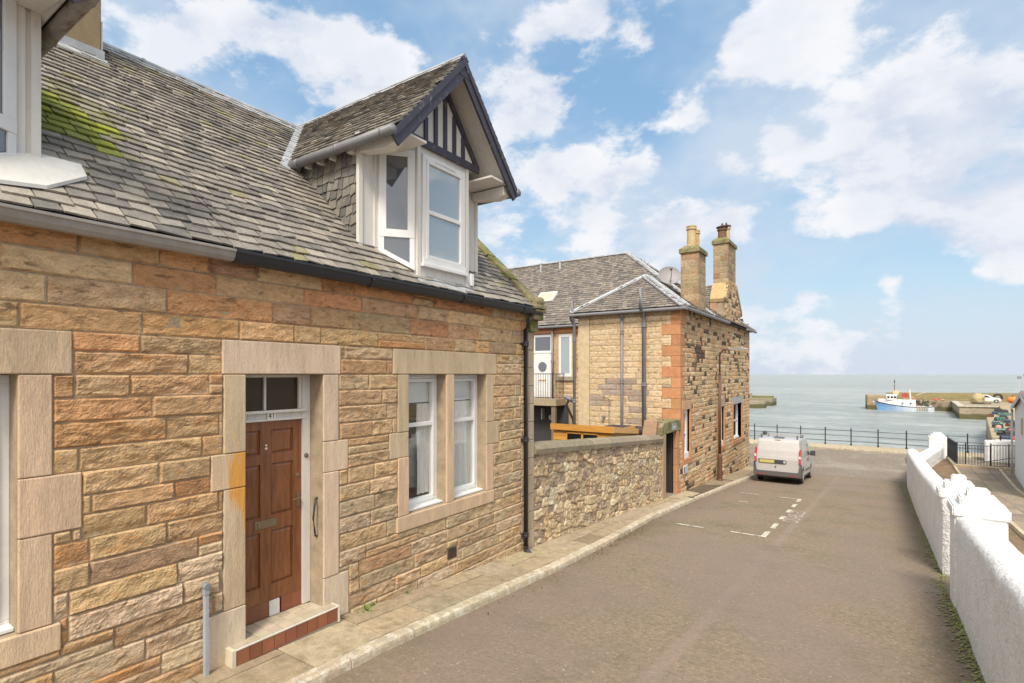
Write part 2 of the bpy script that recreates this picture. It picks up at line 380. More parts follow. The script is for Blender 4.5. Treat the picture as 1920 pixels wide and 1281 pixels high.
def slates(mb, o, a, b, n, P0, P1, Q1, inside, e0=.16, e1=.11, w=(.17, .30), t=.018, pal=None, tilt=.042, jit=1., hook=None):
    pal = pal or [(.25, .224, .192), (.205, .185, .162), (.28, .25, .212), (.16, .147, .133), (.235, .21, .176), (.33, .292, .24)]
    q = 0; row = 0
    while q < Q1:
        e = e0+(e1-e0)*q/Q1; p = P0-rnd.uniform(0, w[1])
        while p < P1:
            ww = rnd.uniform(*w)*(1-.25*q/Q1); A, B = p, p+ww; p += ww
            c = (A+B)/2
            if not inside(c, q+e*.5): continue
            A = max(A, P0); B = min(B, P1)
            if B-A < .03: continue
            L_ = e*1.9; dq = rnd.gauss(0, .006)*jit; r1 = rnd.gauss(0, .008)*jit; lift = tilt+rnd.uniform(-.004, .006)*jit
            g = .004+rnd.uniform(0, .004)
            qa, qb = q+dq-r1, q+dq+r1; q2 = min(q+L_, Q1)
            cut = rnd.uniform(.0, .02) if rnd.random() < .3 else 0
            lo = [(A+g, qa+cut), (B-g, qb), (B-g, q2), (A+g, q2)]
            vs = []
            for hgt in (0, t):
                for i, (pp, qq) in enumerate(lo):
                    hh = (lift if i < 2 else .004)+hgt; vs.append(tuple(o+a*pp+b*qq+n*hh))
            kk = rnd.uniform(.84, 1.16); col = tuple(x*kk for x in rnd.choice(pal))
            if hook: col = hook(o+a*c+b*(q+e*.5), col)
            mb.add(vs, [(3,2,1,0),(4,5,6,7),(0,1,5,4),(1,2,6,5),(2,3,7,6),(3,0,4,7)], col)
        q += e; row += 1
X, Y, Z = Vector((1, 0, 0)), Vector((0, 1, 0)), Vector((0, 0, 1))

def mossy(p, col):
    d = (p-Vector((-6.62, 1.84, 2.52))); e = math.hypot(d.y*1.0, math.hypot(d.x, d.z)*.62)+.16*mn.noise(p*3.1)
    if e < .26+rnd.uniform(0, .14): return lerp(col, vary(rnd.choice([(.25, .28, .02), (.18, .21, .02), (.30, .32, .03)]), .15), rnd.uniform(.6, 1))
    if e < .62 and rnd.random() < .35: return lerp(col, (.22, .22, .06), .4)
    if rnd.random() < .03: return lerp(col, (.26, .24, .07), .5)
    return col
# ================================================================ COTTAGES
FX = -5.4
neigh = thing('terraced_cottage', (FX, .4, G(.4)), 'sandstone cottage at the left edge with pale grey gutter and rendered chimney', 'house', 'sandstone cottages in the terrace')
cott = thing('terraced_cottage', (FX, 5.7, G(5.7)), 'sandstone cottage with a brown panelled door, black gutter and half-timbered dormer', 'house', 'sandstone cottages in the terrace')
YS = 2.8; YE = 8.67
levels = [1.2, .99, .785, .555, .352, .19, .0, -.195, -.39, -.6, -.8, -1.0, -1.16, -1.36, -1.56, -1.76, -1.96, -2.17, -2.36, -2.56, -2.75, -2.93, -3.1, -3.28, -3.46]
DRESS = [  # (kind, y0, y1, z0, z1, colour index)
 ('lintel', 2.777, 4.205, 0, .35, 0), ('lintel', 5.06, 7.44, 0, .35, 2), ('lintel', -.6, 1.575, 0, .35, 1),
 ('jamb_stone', 2.79, 3.02, -.8, 0, 3), ('jamb_stone', 2.67, 3.02, -1.16, -.8, 5), ('jamb_stone', 2.79, 3.02, -2.38, -1.16, 3), ('jamb_stone', 2.64, 3.02, -2.95, -2.38, 4),
 ('jamb_stone', 3.96, 4.18, -.8, 0, 0), ('jamb_stone', 3.96, 4.32, -1.17, -.8, 0), ('jamb_stone', 3.96, 4.18, -2.42, -1.17, 0), ('jamb_stone', 3.96, 4.33, -2.95, -2.42, 4),
 ('jamb_stone', 5.15, 5.36, -.8, 0, 2), ('jamb_stone', 5.0, 5.36, -1.15, -.8, 2), ('jamb_stone', 5.15, 5.36, -1.96, -1.15, 1),
 ('mullion', 6.15, 6.33, -1.96, 0, 1),
 ('jamb_stone', 7.165, 7.36, -.8, 0, 2), ('jamb_stone', 7.165, 7.52, -1.18, -.8, 2), ('jamb_stone', 7.165, 7.36, -1.96, -1.18, 1),
 ('stone_sill', 5.12, 6.24, -2.17, -1.96, 1), ('stone_sill', 6.24, 7.36, -2.17, -1.96, 1),
 ('jamb_stone', 1.24, 1.451, -.8, 0, 1), ('jamb_stone', 1.24, 1.64, -1.26, -.8, 1), ('jamb_stone', 1.24, 1.451, -1.98, -1.26, 1),
 ('stone_sill', -.6, 1.50, -2.2, -1.98, 1)]
z = 1.14; k = 0
while z > -3.3:
    h = .34; DRESS.append(('quoin', 8.24 if k % 2 else 8.42, YE, z-h, z, 6)); z -= h; k += 1
DCOL = [(.58, .445, .315), (.55, .40, .265), (.49, .375, .25), (.52, .395, .255), (.62, .50, .37), (.56, .41, .26), (.42, .335, .225)]
OPEN = [(2.86, 3.96, -3.0, 0), (5.36, 6.15, -1.96, 0), (6.33, 7.165, -1.96, 0), (-.6, 1.24, -1.98, 0)]
core = {0: MB(), 1: MB()}
for side, (ya, yb) in enumerate(((-2.0, YS), (YS, YE))):
    rs = [(ya, yb, -3.7, 1.2)]
    for h in OPEN: rs = sub_rects(rs, h)
    for r in rs: core[side].box(-5.7, FX-.003, r[0], r[1], r[2], r[3])
core[1].prism([(FX-.003, YE, -3.7), (FX-.003, YE, 1.05), (-8.58, YE, 4.2), (-11.8, YE, 1.05), (-11.8, YE, -3.7)], (0, -.25, 0))
core[1].box(-11.8, -11.6, YS, YE-.25, -3.7, 1.1); core[0].box(-11.8, -11.6, -2, YS, -3.7, 1.1)
core[0].prism([(-5.7, -2, -3.7), (-5.7, -2, 1.1), (-8.58, -2, 4.2), (-11.6, -2, 1.1), (-11.6, -2, -3.7)], (0, .2, 0))
wallparts = {0: MB(), 1: MB()}
PAL_TOP = [(.50, .265, .125), (.53, .305, .145), (.45, .235, .125), (.56, .365, .19), (.44, .27, .17), (.52, .335, .19), (.57, .41, .24)]
PAL_MID = [(.49, .315, .165), (.47, .275, .13), (.52, .36, .195), (.45, .295, .16), (.44, .245, .12), (.54, .39, .225), (.45, .305, .17)]
PAL_R = [(.46, .34, .205), (.50, .365, .21), (.42, .305, .185), (.52, .395, .235), (.39, .295, .185), (.51, .345, .18), (.46, .365, .235)]
PAL_LOW = [(.53, .43, .30), (.46, .355, .24), (.45, .26, .13), (.48, .335, .195), (.41, .285, .18), (.50, .39, .26)]
def facecol(p, q):
    r = rnd.random()
    wt = 1/(1+math.exp(-(q-.62)*5)); wr = 1/(1+math.exp(-(p-5.0)*1.3))
    if r < wt*(.95-.25*wr): pal = PAL_TOP
    elif rnd.random() < wr*.9: pal = PAL_R
    elif q < -1.5 and rnd.random() < .65: pal = PAL_LOW
    else: pal = PAL_MID
    c = vary(rnd.choice(pal), .10); c = (c[0]*1.02, c[1]*.975, c[2]*.94)
    if p > 4.3 and q < .3: c = lerp(c, (.44, .37, .26), .25)
    return c
holes = [d[1:5] for d in DRESS]+OPEN+[(6.18, 6.42, -2.86, -2.66), (2.86, 3.96, -3.5, -2.74)]
masonry(lambda p, q: wallparts[0 if p < YS else 1], Vector((FX, 0, 0)), Y, Z, X, -1.5, YE, levels, holes, facecol, (.32, 1.05), .030, .0155)
for side, par in ((0, neigh), (1, cott)):
    w = core[side].build('wall', M['mortar'], par)
    wallparts[side].build('rock_faced_stonework', M['ashlar'], w)
for nm, y0, y1, z0, z1, ci in DRESS:
    par = neigh if y1 < 1.7 else cott
    mb = MB(); mb.frame(Vector((0, 0, 0)), Y, Z, X, y0+.003, y1-.003, z0+.003, z1-.003, -5.56 if nm != 'quoin' else -5.5, FX+(.035 if nm == 'stone_sill' else .016+rnd.uniform(0, .008)), vary(DCOL[ci], .06))
    lab = 'orange-stained jamb stone' if ci == 5 else None
    mb.build(nm, M['stained'] if (ci == 5 or (y1 == 3.02 and z1 == -1.16)) else M['dressed'], par, bevel=.010, label=lab)
# orange lichen stain on the left jamb block (its own coloured skin of lichen)
# --- air brick
mb = MB(); mb.box(FX-.05, FX+.004, 6.2, 6.4, -2.84, -2.68, (.10, .065, .045))
for i in range(5):
    for j in range(3): mb.box(FX+.002, FX+.010, 6.215+i*.036, 6.24+i*.036, -2.825+j*.05, -2.79+j*.05, (.05, .035, .03))
mb.build('air_brick', M['plain'], cott)

# --- main roof
RX, RZ = -8.58, 4.38; EX, EZ = -5.25, 1.22
sl_ = Vector((RX-EX, 0, RZ-EZ)); RLEN = sl_.length; rb = sl_.normalized(); rn = Vector((rb.z, 0, -rb.x))
rn = rn if rn.z > 0 else -rn
chim = (-9.1, -8.12, .9, 2.67)
for side, par, (ya, yb) in ((0, neigh, (-2., YS)), (1, cott, (YS, 8.42))):
    dk = MB()
    dk.prism([(EX+.02, ya, EZ-.04), (EX+.02, ya, EZ), (RX, ya, RZ), (-11.9, ya, EZ), (-11.9, ya, EZ-.12), (RX, ya, RZ-.12)], (0, yb-ya, 0))
    roof = dk.build('roof', M['deck'], par)
    sm = MB()
    slates(sm, Vector((EX, 0, EZ)), Y, rb, rn, ya if side else -1.5, yb, RLEN, lambda p, q: True, .15, .10, (.16, .29), hook=mossy)
    sm.build('slates', M['main_slate'], roof)
    rg = MB(); rg.tube([(RX, ya, RZ+.045), (RX, yb, RZ+.045)], .045, 10)
    rg.frame(Vector((RX, 0, RZ)), Y, rb, rn, ya, yb, -.16, 0.0, .03, .05)
    for i in range(int((yb-ya)/.9)): rg.tube([(RX, ya+.5+i*.9, RZ+.045), (RX, ya+.53+i*.9, RZ+.045)], .058, 8)
    rg.build('ridge', M['lead'], roof, smooth=False)
bk = MB(); bk.prism([(-11.95, -2, EZ-.05), (-11.95, -2, EZ+.02), (RX-.01, -2, RZ+.02), (RX-.01, -2, RZ-.04)], (0, YS+1.99, 0)); bk.build('rear_roof', M['slate'], neigh)
bk = MB(); bk.prism([(-11.95, YS, EZ-.05), (-11.95, YS, EZ+.02), (RX-.01, YS, RZ+.02), (RX-.01, YS, RZ-.04)], (0, YE-YS-.02, 0)); bk.build('rear_roof', M['slate'], cott)
# skew coping and skewputt
mb = MB(); N_ = 6
for i in range(N_):
    mb.frame(Vector((EX, 0, EZ)), Y, rb, rn, 8.40, 8.71, .02+i*RLEN/N_, (i+1)*RLEN/N_-.008, -.12, .115)
mb.build('skew_coping', M['moss_stone'], cott, bevel=.02)
mb = MB(); mb.frame(Vector((0, 0, 0)), Y, Z, X, 8.42, 8.70, .80, 1.02, -5.45, -5.30); mb.frame(Vector((0, 0, 0)), Y, Z, X, 8.39, 8.73, 1.02, 1.16, -5.5, -5.20)
mb.frame(Vector((0, 0, 0)), Y, Z, X, 8.37, 8.75, 1.16, 1.30, -5.6, -5.14); mb.lathe((-5.26, 8.40, 1.36), [(.02, 0), (.10, .01), (.11, .3), (.02, .31)], 12, axis='y')
mb.build('skewputt', M['moss_stone'], cott, bevel=.02)
# gutters
def gutter(y0, y1, par, m, s=1.):
    prof = [(-5.29, 1.215), (-5.29, 1.13), (-5.25, 1.10), (-5.20, 1.105), (-5.17, 1.14), (-5.155, 1.19), (-5.14, 1.20), (-5.14, 1.225), (-5.165, 1.225), (-5.18, 1.19), (-5.20, 1.14), (-5.26, 1.13), (-5.275, 1.215)]
    prof = [(-5.29+(x+5.29)*s, 1.225-(1.225-z)*s) for x, z in prof]
    mb = MB(); mb.prism([(x, y0, z) for x, z in prof], (0, y1-y0, 0))
    return mb.build('gutter', m, par)
gutter(YS+.004, 8.66, cott, M['blackiron']); gutter(-2, YS, neigh, M['palegutter'], .92)
for y in (4.5, 6.3, 8.0):
    mb = MB(); mb.prism([(-5.30, y, 1.20), (-5.30, y, 1.12), (-5.25, y, 1.09), (-5.19, y, 1.095), (-5.145, y, 1.17), (-5.145, y, 1.20)], (0, .05, 0)); mb.build('gutter_bracket', M['blackiron'], cott)
# down pipe
dp = MB(); px_, py_ = -5.31, 8.27
dp.tube([(-5.21, 8.27, 1.12), (-5.21, 8.27, 1.0), (px_, py_, .82), (px_, py_, -3.2)], .042, 12)
pipe = dp.build('downpipe', M['blackiron'], cott, smooth=True)
for zz in (.56, -1.2, -2.95):
    c = MB(); c.lathe((px_, py_, zz-.05), [(.043, 0), (.056, .01), (.056, .04), (.05, .05), (.056, .06), (.056, .09), (.043, .1)], 12)
    c.box(px_-.09, px_, py_-.075, py_+.075, zz-.025, zz+.02); c.build('pipe_clip', M['blackiron'], pipe)
c = MB(); c.tube([(px_, py_, -3.15), (px_+.0, py_, -3.24), (px_+.10, py_, -3.30)], .05, 10); c.build('pipe_shoe', M['blackiron'], pipe)
# chimney
mb = MB(); mb.box(chim[0], chim[1], chim[2], chim[3], 3.3, 6.6)
for zc in (6.6,): mb.box(chim[0]-.08, chim[1]+.08, chim[2]-.08, chim[3]+.08, zc, zc+.14)
ch = mb.build('chimney', M['render'], neigh, bevel=.012)
zb = lambda x: EZ+(EX-x)*(RZ-EZ)/(EX-RX)
mb = MB(); mb.box(chim[1]+.002, chim[1]+.016, chim[2], chim[3]+.03, 3.7, zb(chim[1])+.16)
mb.frame(Vector((EX, 0, EZ)), Y, rb, rn, chim[2], chim[3]+.05, (EX-chim[1])/-rb.x-.12, (EX-chim[1])/-rb.x+.02, .04, .055)
mb.box(chim[0], chim[1], chim[3]+.001, chim[3]+.014, 3.6, RZ+.1); mb.build('flashing', M['lead'], ch)
for i in range(3):
    p = MB(); p.lathe((-8.6, 1.2+i*.55, 6.74), [(.15, 0), (.13, .1), (.12, .5), (.15, .55), (.15, .62)], 14, (.45, .33, .18)); p.build('chimney_pot', M['rough'], ch)

# --- dormers
def dormer(yc, par, gz, hw=1.27, board=1.0):
    V = Vector
    zr = lambda x: EZ+(EX-x)*(RZ-EZ)/(EX-RX)
    body = MB(); TOP = 3.28
    xb, xf = -5.77, -5.39
    # gable wall behind, cheeks, ceiling
    body.prism([(xb-.03, yc-hw, zr(xb)-.1), (xb-.03, yc+hw, zr(xb)-.1), (xb-.03, yc+hw, TOP), (xb-.03, yc, 4.5), (xb-.03, yc-hw, TOP)], (-.05, 0, 0))
    for s in (-1, 1):
        yy = yc+s*hw
        body.prism([(xb-.03, yy-s*.03, zr(xb)-.1), (-7.5, yy-s*.03, zr(-7.5)-.1), (-7.4, yy-s*.03, TOP), (xb-.03, yy-s*.03, TOP)], (0, -s*.04, 0))
    d = body.build('dormer', M['deck'], par)
    for s in (-1, 1):   # slate hung cheeks
        cm = MB(); o = V((xb, yc+s*hw, zr(-7.4))) ; yy = yc+s*hw
        zb0 = zr(xb)-.05
        slates(cm, V((xb-.02, yy-s*.03, zb0)), -X, Z, Y*s, 0, 1.65, TOP-zb0, lambda p, q, zb0=zb0: zr(xb-.02-p)-.05 < zb0+q+.05, .135, .13, (.11, .2), .012, tilt=.03, pal=[(.15, .14, .13), (.20, .185, .16), (.12, .115, .11), (.23, .21, .175), (.17, .16, .14)], jit=1.3)
        cm.build('cheek_slates', M['slate'], d)
    bay = MB()
    pts = [(-hw, xb), (-board, xb), (-.545, xf), (.545, xf), (board, xb), (hw, xb)]
    P = [V((x, yc+y, 0)) for y, x in pts]
    for i in range(5):
        A, B = P[i], P[i+1]; za, zb2 = zr(A.x)-.03, zr(B.x)-.03
        nrm = (B-A).normalized().cross(Z)
        if nrm.x < 0: nrm = -nrm
        bay.prism([(A.x, A.y, za), (B.x, B.y, zb2), (B.x, B.y, TOP), (A.x, A.y, TOP)], -nrm*.05)
    bay.prism([(p.x-.01, p.y, TOP-.012) for p in P]+[(xb-.1, yc+hw, TOP-.012), (xb-.1, yc-hw, TOP-.012)], (0, 0, .03))
    by = bay.build('bay', M['oldwhite'], d)
    for i, A in enumerate(P):   # corner posts
        trim = MB(); trim.box(A.x-.035, A.x+.022, A.y-.032, A.y+.032, zr(A.x)-.04, TOP-.01); trim.build('corner_post', M['oldwhite'], d)
    for i in range(1, 4):
        A, B = P[i], P[i+1]; a = (B-A).normalized(); nrm = a.cross(Z)
        if nrm.x < 0: nrm = -nrm
        L_ = (B-A).length; o = V((A.x, A.y, 0)); f = MB(); pn = MB()
        e = .07; zt = 3.18
        if i == 2:
            z0 = 1.60; zm = 2.36
            f.frame(o, a, Z, nrm, e, L_-e, zt-.07, zt, .0, .03); f.frame(o, a, Z, nrm, e, L_-e, z0, z0+.08, 0, .045)
            f.frame(o, a, Z, nrm, e, e+.07, z0+.08, zt-.07, 0, .03); f.frame(o, a, Z, nrm, L_-e-.07, L_-e, z0+.08, zt-.07, 0, .03)
            f.frame(o, a, Z, nrm, e+.11, L_-e-.11, zm-.03, zm+.03, 0, .04)
            for (b0, b1) in ((z0+.08, z0+.13), (zt-.12, zt-.07)): f.frame(o, a, Z, nrm, e+.07, L_-e-.07, b0, b1, 0, .042)
            for p in (e+.07, L_-e-.12): f.frame(o, a, Z, nrm, p, p+.05, z0+.13, zt-.12, 0, .042)
            f.frame(o, a, Z, nrm, L_*.3, L_*.72, zt-.06, zt-.04, .03, .042)
            pn.frame(o, a, Z, nrm, e+.1, L_-e-.1, z0+.1, zt-.1, .004, .012)
            f.frame(o, a, Z, nrm, e-.03, L_-e+.03, z0-.05, z0, 0, .07)
        else:
            fl = i == 3
            F = (lambda p: L_-p) if fl else (lambda p: p)
            def fr(p0, p1, q0, q1, t0, t1, m=f):
                p0, p1 = sorted((F(p0), F(p1))); m.frame(o, a, Z, nrm, p0, p1, q0, q1, t0, t1)
            e2 = .05; z0 = 1.98
            fr(e2, L_-e2, zt-.1, zt, 0, .03); fr(e2, L_-e2, z0-.05, z0+.06, 0, .035)
            fr(e2, e2+.10, z0+.06, zt-.1, 0, .03); fr(L_-e2-.10, L_-e2, z0+.06, zt-.1, 0, .03)
            fr(e2+.09, L_-e2-.09, z0+.05, zt-.09, .004, .012, pn)
            # lower sloping light
            def q4(pp, t0, t1, m):
                Q = [o+a*F(p)+Z*q+nrm*t0 for p, q in pp]; m.prism([tuple(v) for v in Q], nrm*(t1-t0))
            lo0, lo1 = 1.80, 1.56
            q4([(e2, z0-.05), (e2+.07, z0-.05), (e2+.07, lo0-.06), (e2, lo0-.02)], 0, .03, f)
            q4([(L_-e2-.07, z0-.05), (L_-e2, z0-.05), (L_-e2, lo1-.02), (L_-e2-.07, lo1)], 0, .03, f)
            q4([(e2, lo0-.02), (L_-e2, lo1-.02), (L_-e2, lo1-.09), (e2, lo0-.09)], 0, .045, f)
            q4([(e2+.07, z0-.05), (L_-e2-.07, z0-.05), (L_-e2-.07, lo1), (e2+.07, lo0-.03)], .004, .012, pn)
        wf = f.build('window_frame', M['white'], d, bevel=.005); pn.build('pane', M['paleglass' if i == 2 else 'dimglass'], d)
    # roof
    zf, za_, yo = gz, gz+1.53, hw+.10; hb0 = .72
    x0, x1 = -5.02, -9.05
    for s in (-1, 1):
        up = V((0, -s*yo, za_-zf)); Ls = up.length; u = up.normalized(); nr = V((0, s*u.z, abs(u.y)))
        o = V((x0, yc+s*yo, zf))
        rf = MB(); rf.frame(o, -X, u, nr, 0, x0-x1, 0, Ls, -.03, 0); rp = rf.build('dormer_roof', M['deck'], d)
        sm = MB()
        def ins(p, q, o=o, u=u):
            w = o-X*p+u*q; return w.z > zr(w.x)-.12 or w.x < RX
        slates(sm, o-X*.0, -X, u, nr, -.04, x0-x1, Ls, ins, .125, .10, (.14, .25), pal=[(.22, .197, .165), (.17, .155, .135), (.28, .247, .20), (.20, .18, .155), (.13, .12, .11)])
        sm.build('dormer_slates', M['slate'], d)
        sf = MB(); sf.frame(o, -X, u, nr, .02, 1.0, .0, Ls-.02, -.055, -.032); sf.build('soffit', M['oldwhite'], d)
        bb = MB(); bb.frame(o, -X, u, nr, -.035-.002*(s > 0), .0, -.10, Ls+.02, -.185, -.005); bb.frame(o, -X, u, nr, -.055-.002*(s > 0), -.038, -.10, Ls+.05, -.07, .01)
        bb.build('bargeboard', M['darkpaint'], d)
        # gutter and brackets
        gt = MB(); g0 = (x0+.06, yc+s*(yo+.05), zf-.035); xe = -5.25-(zf-EZ)/.949
        gt.tube([g0, (xe+.12, g0[1], zf-.035)], .062, 12)
        for k in range(3): gt.tube([(x0-.1-k*.9, g0[1], g0[2]), (x0-.14-k*.9, g0[1], g0[2])], .07, 12)
        gt.build('dormer_gutter', M['oldgutter'] if yc < 2 else M['greyiron'], d, smooth=True)
        br = MB()
        br.prism([(xf-.36, yc+s*(hw+.03), 3.12), (x0-.06, yc+s*(hw+.03), 3.12), (x0-.06, yc+s*(hw+.03), 2.98), (x0-.22, yc+s*(hw+.03), 2.93), (xf-.36, yc+s*(hw+.03), 3.0)], (0, -s*.16, 0))
        br.build('eaves_bracket', M['oldwhite'], d, bevel=.008)
        for k in range(6):
            br = MB(); br.box(*((x0-.9, x0-.8) if k == 5 else (-6.3-k*.28, -6.24-k*.28)), *sorted((yc+s*(hw-.01), yc+s*(hw+.10))), 3.0, 3.1); br.build('rafter_end', M['oldwhite'], d)
        so = MB(); so.box(x0-.02, xf-.4, *sorted((yc+s*(hb0+.02), yc+s*(hw+.08))), 3.14, 3.17); so.build('eaves_board', M['oldwhite'], d)
        # lead valley
        xa, xbb = -5.25-(zf-EZ)/.949, RX
        vl = V((xbb-xa, -s*yo*(RZ-zf)/(za_-zf), RZ-zf)); vlen = vl.length; vl.normalize()
        side_ = vl.cross(rn).normalized()*s
        if side_.y*s < 0: side_ = -side_
        va = MB(); va.frame(V((xa, yc+s*(yo+.0), zf)), vl, side_, rn, -.28, vlen, -.02, .13, .045, .058); va.build('lead_valley', M['lead'], d)
    rg = MB(); rg.tube([(x0+.05, yc, za_+.045), (x1, yc, za_+.045)], .04, 10)
    for s in (-1, 1):
        u = V((0, s*yo, zf-za_)).normalized(); nr = V((0, s*abs(u.z), abs(u.y))); rg.frame(V((x0+.03, yc, za_+.01)), -X, u, nr, 0, x0-x1, 0, .12, .03, .045)
    rg.build('dormer_ridge', M['lead'], d)
    # half-timbered gablet over the bay
    g = MB(); ap = 4.30; hb = .79; zb_ = 3.31
    g.prism([(xf-.42, yc-hb, zb_), (xf-.42, yc+hb, zb_), (xf-.42, yc, ap)], (.44, 0, 0)); g.build('gable_panel', M['oldwhite'], d)
    t = MB(); xg = xf+.021
    t.box(xg, xg+.035, yc-hb-.02, yc+hb+.02, zb_-.04, zb_+.07)
    for s in (-1, 1):
        t.prism([(xg, yc+s*(hb+.02), zb_+.07), (xg, yc+s*(hb-.10), zb_+.07), (xg, yc, ap-.08), (xg, yc, ap+.06)], (.034, 0, 0))
    for yy in (-.42, -.21, 0, .21, .42):
        hmax = (ap-.06-zb_)*(1-abs(yy)/hb); t.box(xg, xg+.026, yc+yy-.035, yc+yy+.035, zb_+.07, zb_+hmax-.03)
    t.build('timbering', M['darkpaint'], d)
    t = MB(); t.prism([(x0+.0415, yc-.17, za_-.26), (x0+.0415, yc+.17, za_-.26), (x0+.0415, yc+.17, za_-.15), (x0+.0415, yc+.01, za_+.03), (x0+.0415, yc-.01, za_+.03), (x0+.0415, yc-.17, za_-.15)], (-.05, 0, 0)); t.build('apex_board', M['darkpaint'], d)
    ap_ = MB(); ap_.frame(V((EX, yc, EZ)), Y, rb, rn, -.62, .62, .02, .24, .038, .052); ap_.build('lead_apron', M['lead'], d)
    return d
dormer(6.09, cott, 3.10)
dn_ = dormer(.17, neigh, 3.0, board=1.17)
q_ = lambda x, y, l: (x, y, EZ+(EX-x)*(RZ-EZ)/(EX-RX)+l)
for s_ in (-1, 1):
    pl_ = [(-5.36, .55), (-5.75, 1.17), (-5.80, 1.30), (-5.80, 1.62), (-5.66, 1.62), (-5.42, 1.28), (-5.30, .60)]
    ap_ = MB(); ap_.prism([q_(x, .17+s_*(y-.0)*.98, .085) for x, y in pl_], (0, 0, .03)); ap_.build('lead_apron', M['oldwhite'], dn_)
# small white box at the foot of the near dormer
mb = MB(); mb.box(-5.42, -5.36, 6.72, 6.80, 1.42, 1.62); mb.build('alarm_box', M['white'], cott, bevel=.01)

# --- windows
def sash(y0, y1, z0, z1, par, xg=-5.60, rail=-.74, curtain=None, mt=M['white']):
    f = MB(); V0 = Vector((xg, 0, 0))
    F = lambda p0, p1, q0, q1, t0, t1: f.frame(V0, Y, Z, X, p0, p1, q0, q1, t0, t1)
    w = .065
    F(y0, y1, z1-w, z1, -.06, .02); F(y0, y1, z0, z0+w, -.06, .02); F(y0, y0+w, z0+w, z1-w, -.06, .02); F(y1-w, y1, z0+w, z1-w, -.06, .02)
    s = .045
    F(y0+w, y1-w, z1-w-s, z1-w, -.05, .035); F(y0+w, y1-w, z0+w, z0+w+s+.02, -.05, .035); F(y0+w, y0+w+s, z0+w+s, z1-w-s, -.05, .035); F(y1-w-s, y1-w, z0+w+s, z1-w-s, -.05, .035)
    F(y0+w+s, y1-w-s, rail-.03, rail+.03, -.03, .03)
    F(y0+.22, y1-.22, z1-.045, z1-.025, .02, .035)
    o = f.build('window', mt, par, bevel=.006)
    g = MB(); g.frame(V0, Y, Z, X, y0+w+s-.005, y1-w-s+.005, z0+w+s, z1-w-s, -.012, -.004); g.build('pane', M['glass'], o)
    k = MB(); k.frame(V0, Y, Z, X, y0-.0, y1+.0, z0+.001, z0+.035, .0, .14); k.build('window_sill', mt, o, bevel=.008)
    return o
w1 = sash(5.36, 6.15, -1.955, -.003, cott); w2 = sash(6.33, 7.165, -1.955, -.003, cott); w3 = sash(-.6, 1.24, -1.975, -.003, neigh, rail=-.6)
def curtain(y0, y1, z0, z1, x, par, name='curtain', amp=.025, c=(.55, .56, .55)):
    n = 60; m = 6; P = []
    for j in range(m+1):
        for i in range(n+1):
            t = i/n; P.append((x+amp*math.sin(t*(y1-y0)*55)+.01*math.sin(t*17+j), y0+(y1-y0)*t, z0+(z1-z0)*j/m))
    gridmesh(np.array(P), n+1, m+1, name, M['cloth'], np.array([[.5, .5, .5]]*len(P)), par)
for wn_, a, b in ((w1, 5.36, 6.15), (w2, 6.33, 7.165)):
    bl = MB(); bl.box(-5.672, -5.66, a+.06, b-.06, -.42, .02)
    for k in range(9): bl.box(-5.675, -5.655, a+.06, b-.06, -.42+k*.048, -.415+k*.048)
    bl.build('roller_blind', M['cloth'], wn_)
curtain(5.80, 6.06, -1.80, -.44, -5.665, w1, amp=.012); curtain(6.60, 7.08, -1.84, -.44, -5.665, w2, amp=.012)
curtain(.2, 1.3, -1.95, .0, -5.675, w3, amp=.012)
rm = MB()   # what is seen through the panes: a room with a table and pale chair back
rm.box(-8.6, -8.5, 4.6, 8.2, -2.8, .2, (.16, .15, .135)); rm.box(-8.5, -5.72, 4.6, 8.2, -2.9, -2.8, (.14, .11, .085)); rm.box(-8.5, -5.71, 4.5, 4.6, -2.9, .2, (.20, .19, .17)); rm.box(-8.5, -5.71, 8.2, 8.3, -2.9, .2, (.20, .19, .17)); rm.box(-8.5, -5.71, 4.6, 8.2, .2, .25, (.3, .3, .28))
rm.box(-8.5, -5.71, -.9, 1.9, .2, .25, (.3, .3, .28)); rm.box(-8.6, -8.5, -.9, 1.9, -2.8, .2, (.16, .15, .135))
rm.build('room', M['plain'], cott)
fu = MB(); fu.box(-6.9, -6.2, 5.5, 6.6, -1.95, -1.9, (.10, .06, .04)); fu.box(-6.35, -6.28, 5.75, 6.1, -2.4, -1.2, (.35, .35, .33)); fu.lathe((-6.5, 5.9, -1.9), [(.09, 0), (.06, .2), (.1, .5), (.02, .55)], 10, (.05, .05, .05))
fu.box(-6.3, -6.22, 6.7, 7.1, -2.4, -1.15, (.4, .4, .38)); fu.build('furniture', M['plain'], cott, bevel=.01)

# --- front door
def dbox(mb, p0, p1, q0, q1, t0, t1, c=(.5, .5, .5)): mb.frame(Vector((0, 0, 0)), Y, Z, X, p0, p1, q0, q1, t0, t1, c)
XD = -5.66
df = MB()
dbox(df, 3.855, 3.957, -2.735, -.003, -5.76, -5.635); dbox(df, 2.865, 2.95, -2.735, -.003, -5.76, -5.635)
dbox(df, 2.95, 3.855, -.53, -.41, -5.76, -5.645); dbox(df, 2.95, 3.90, -.435, -.405, -5.645, -5.60); dbox(df, 2.95, 3.90, -.525, -.505, -5.645, -5.625); dbox(df, 2.95, 3.855, -.035, -.003, -5.76, -5.645)
dbox(df, 3.385, 3.41, -.405, -.035, -5.72, -5.66); dbox(df, 3.82, 3.855, -.405, -.035, -5.72, -5.66); dbox(df, 2.95, 2.98, -.405, -.035, -5.72, -5.66)
for k in range(46): dbox(df, 2.97+k*.019, 2.98+k*.019, -.495, -.45, -5.645, -5.639)
fr = df.build('door_frame', M['oldwhite'], cott, bevel=.004)
g = MB(); dbox(g, 2.96, 3.85, -.405, -.035, -5.70, -5.69); g.build('fanlight', M['brownglass'], fr)
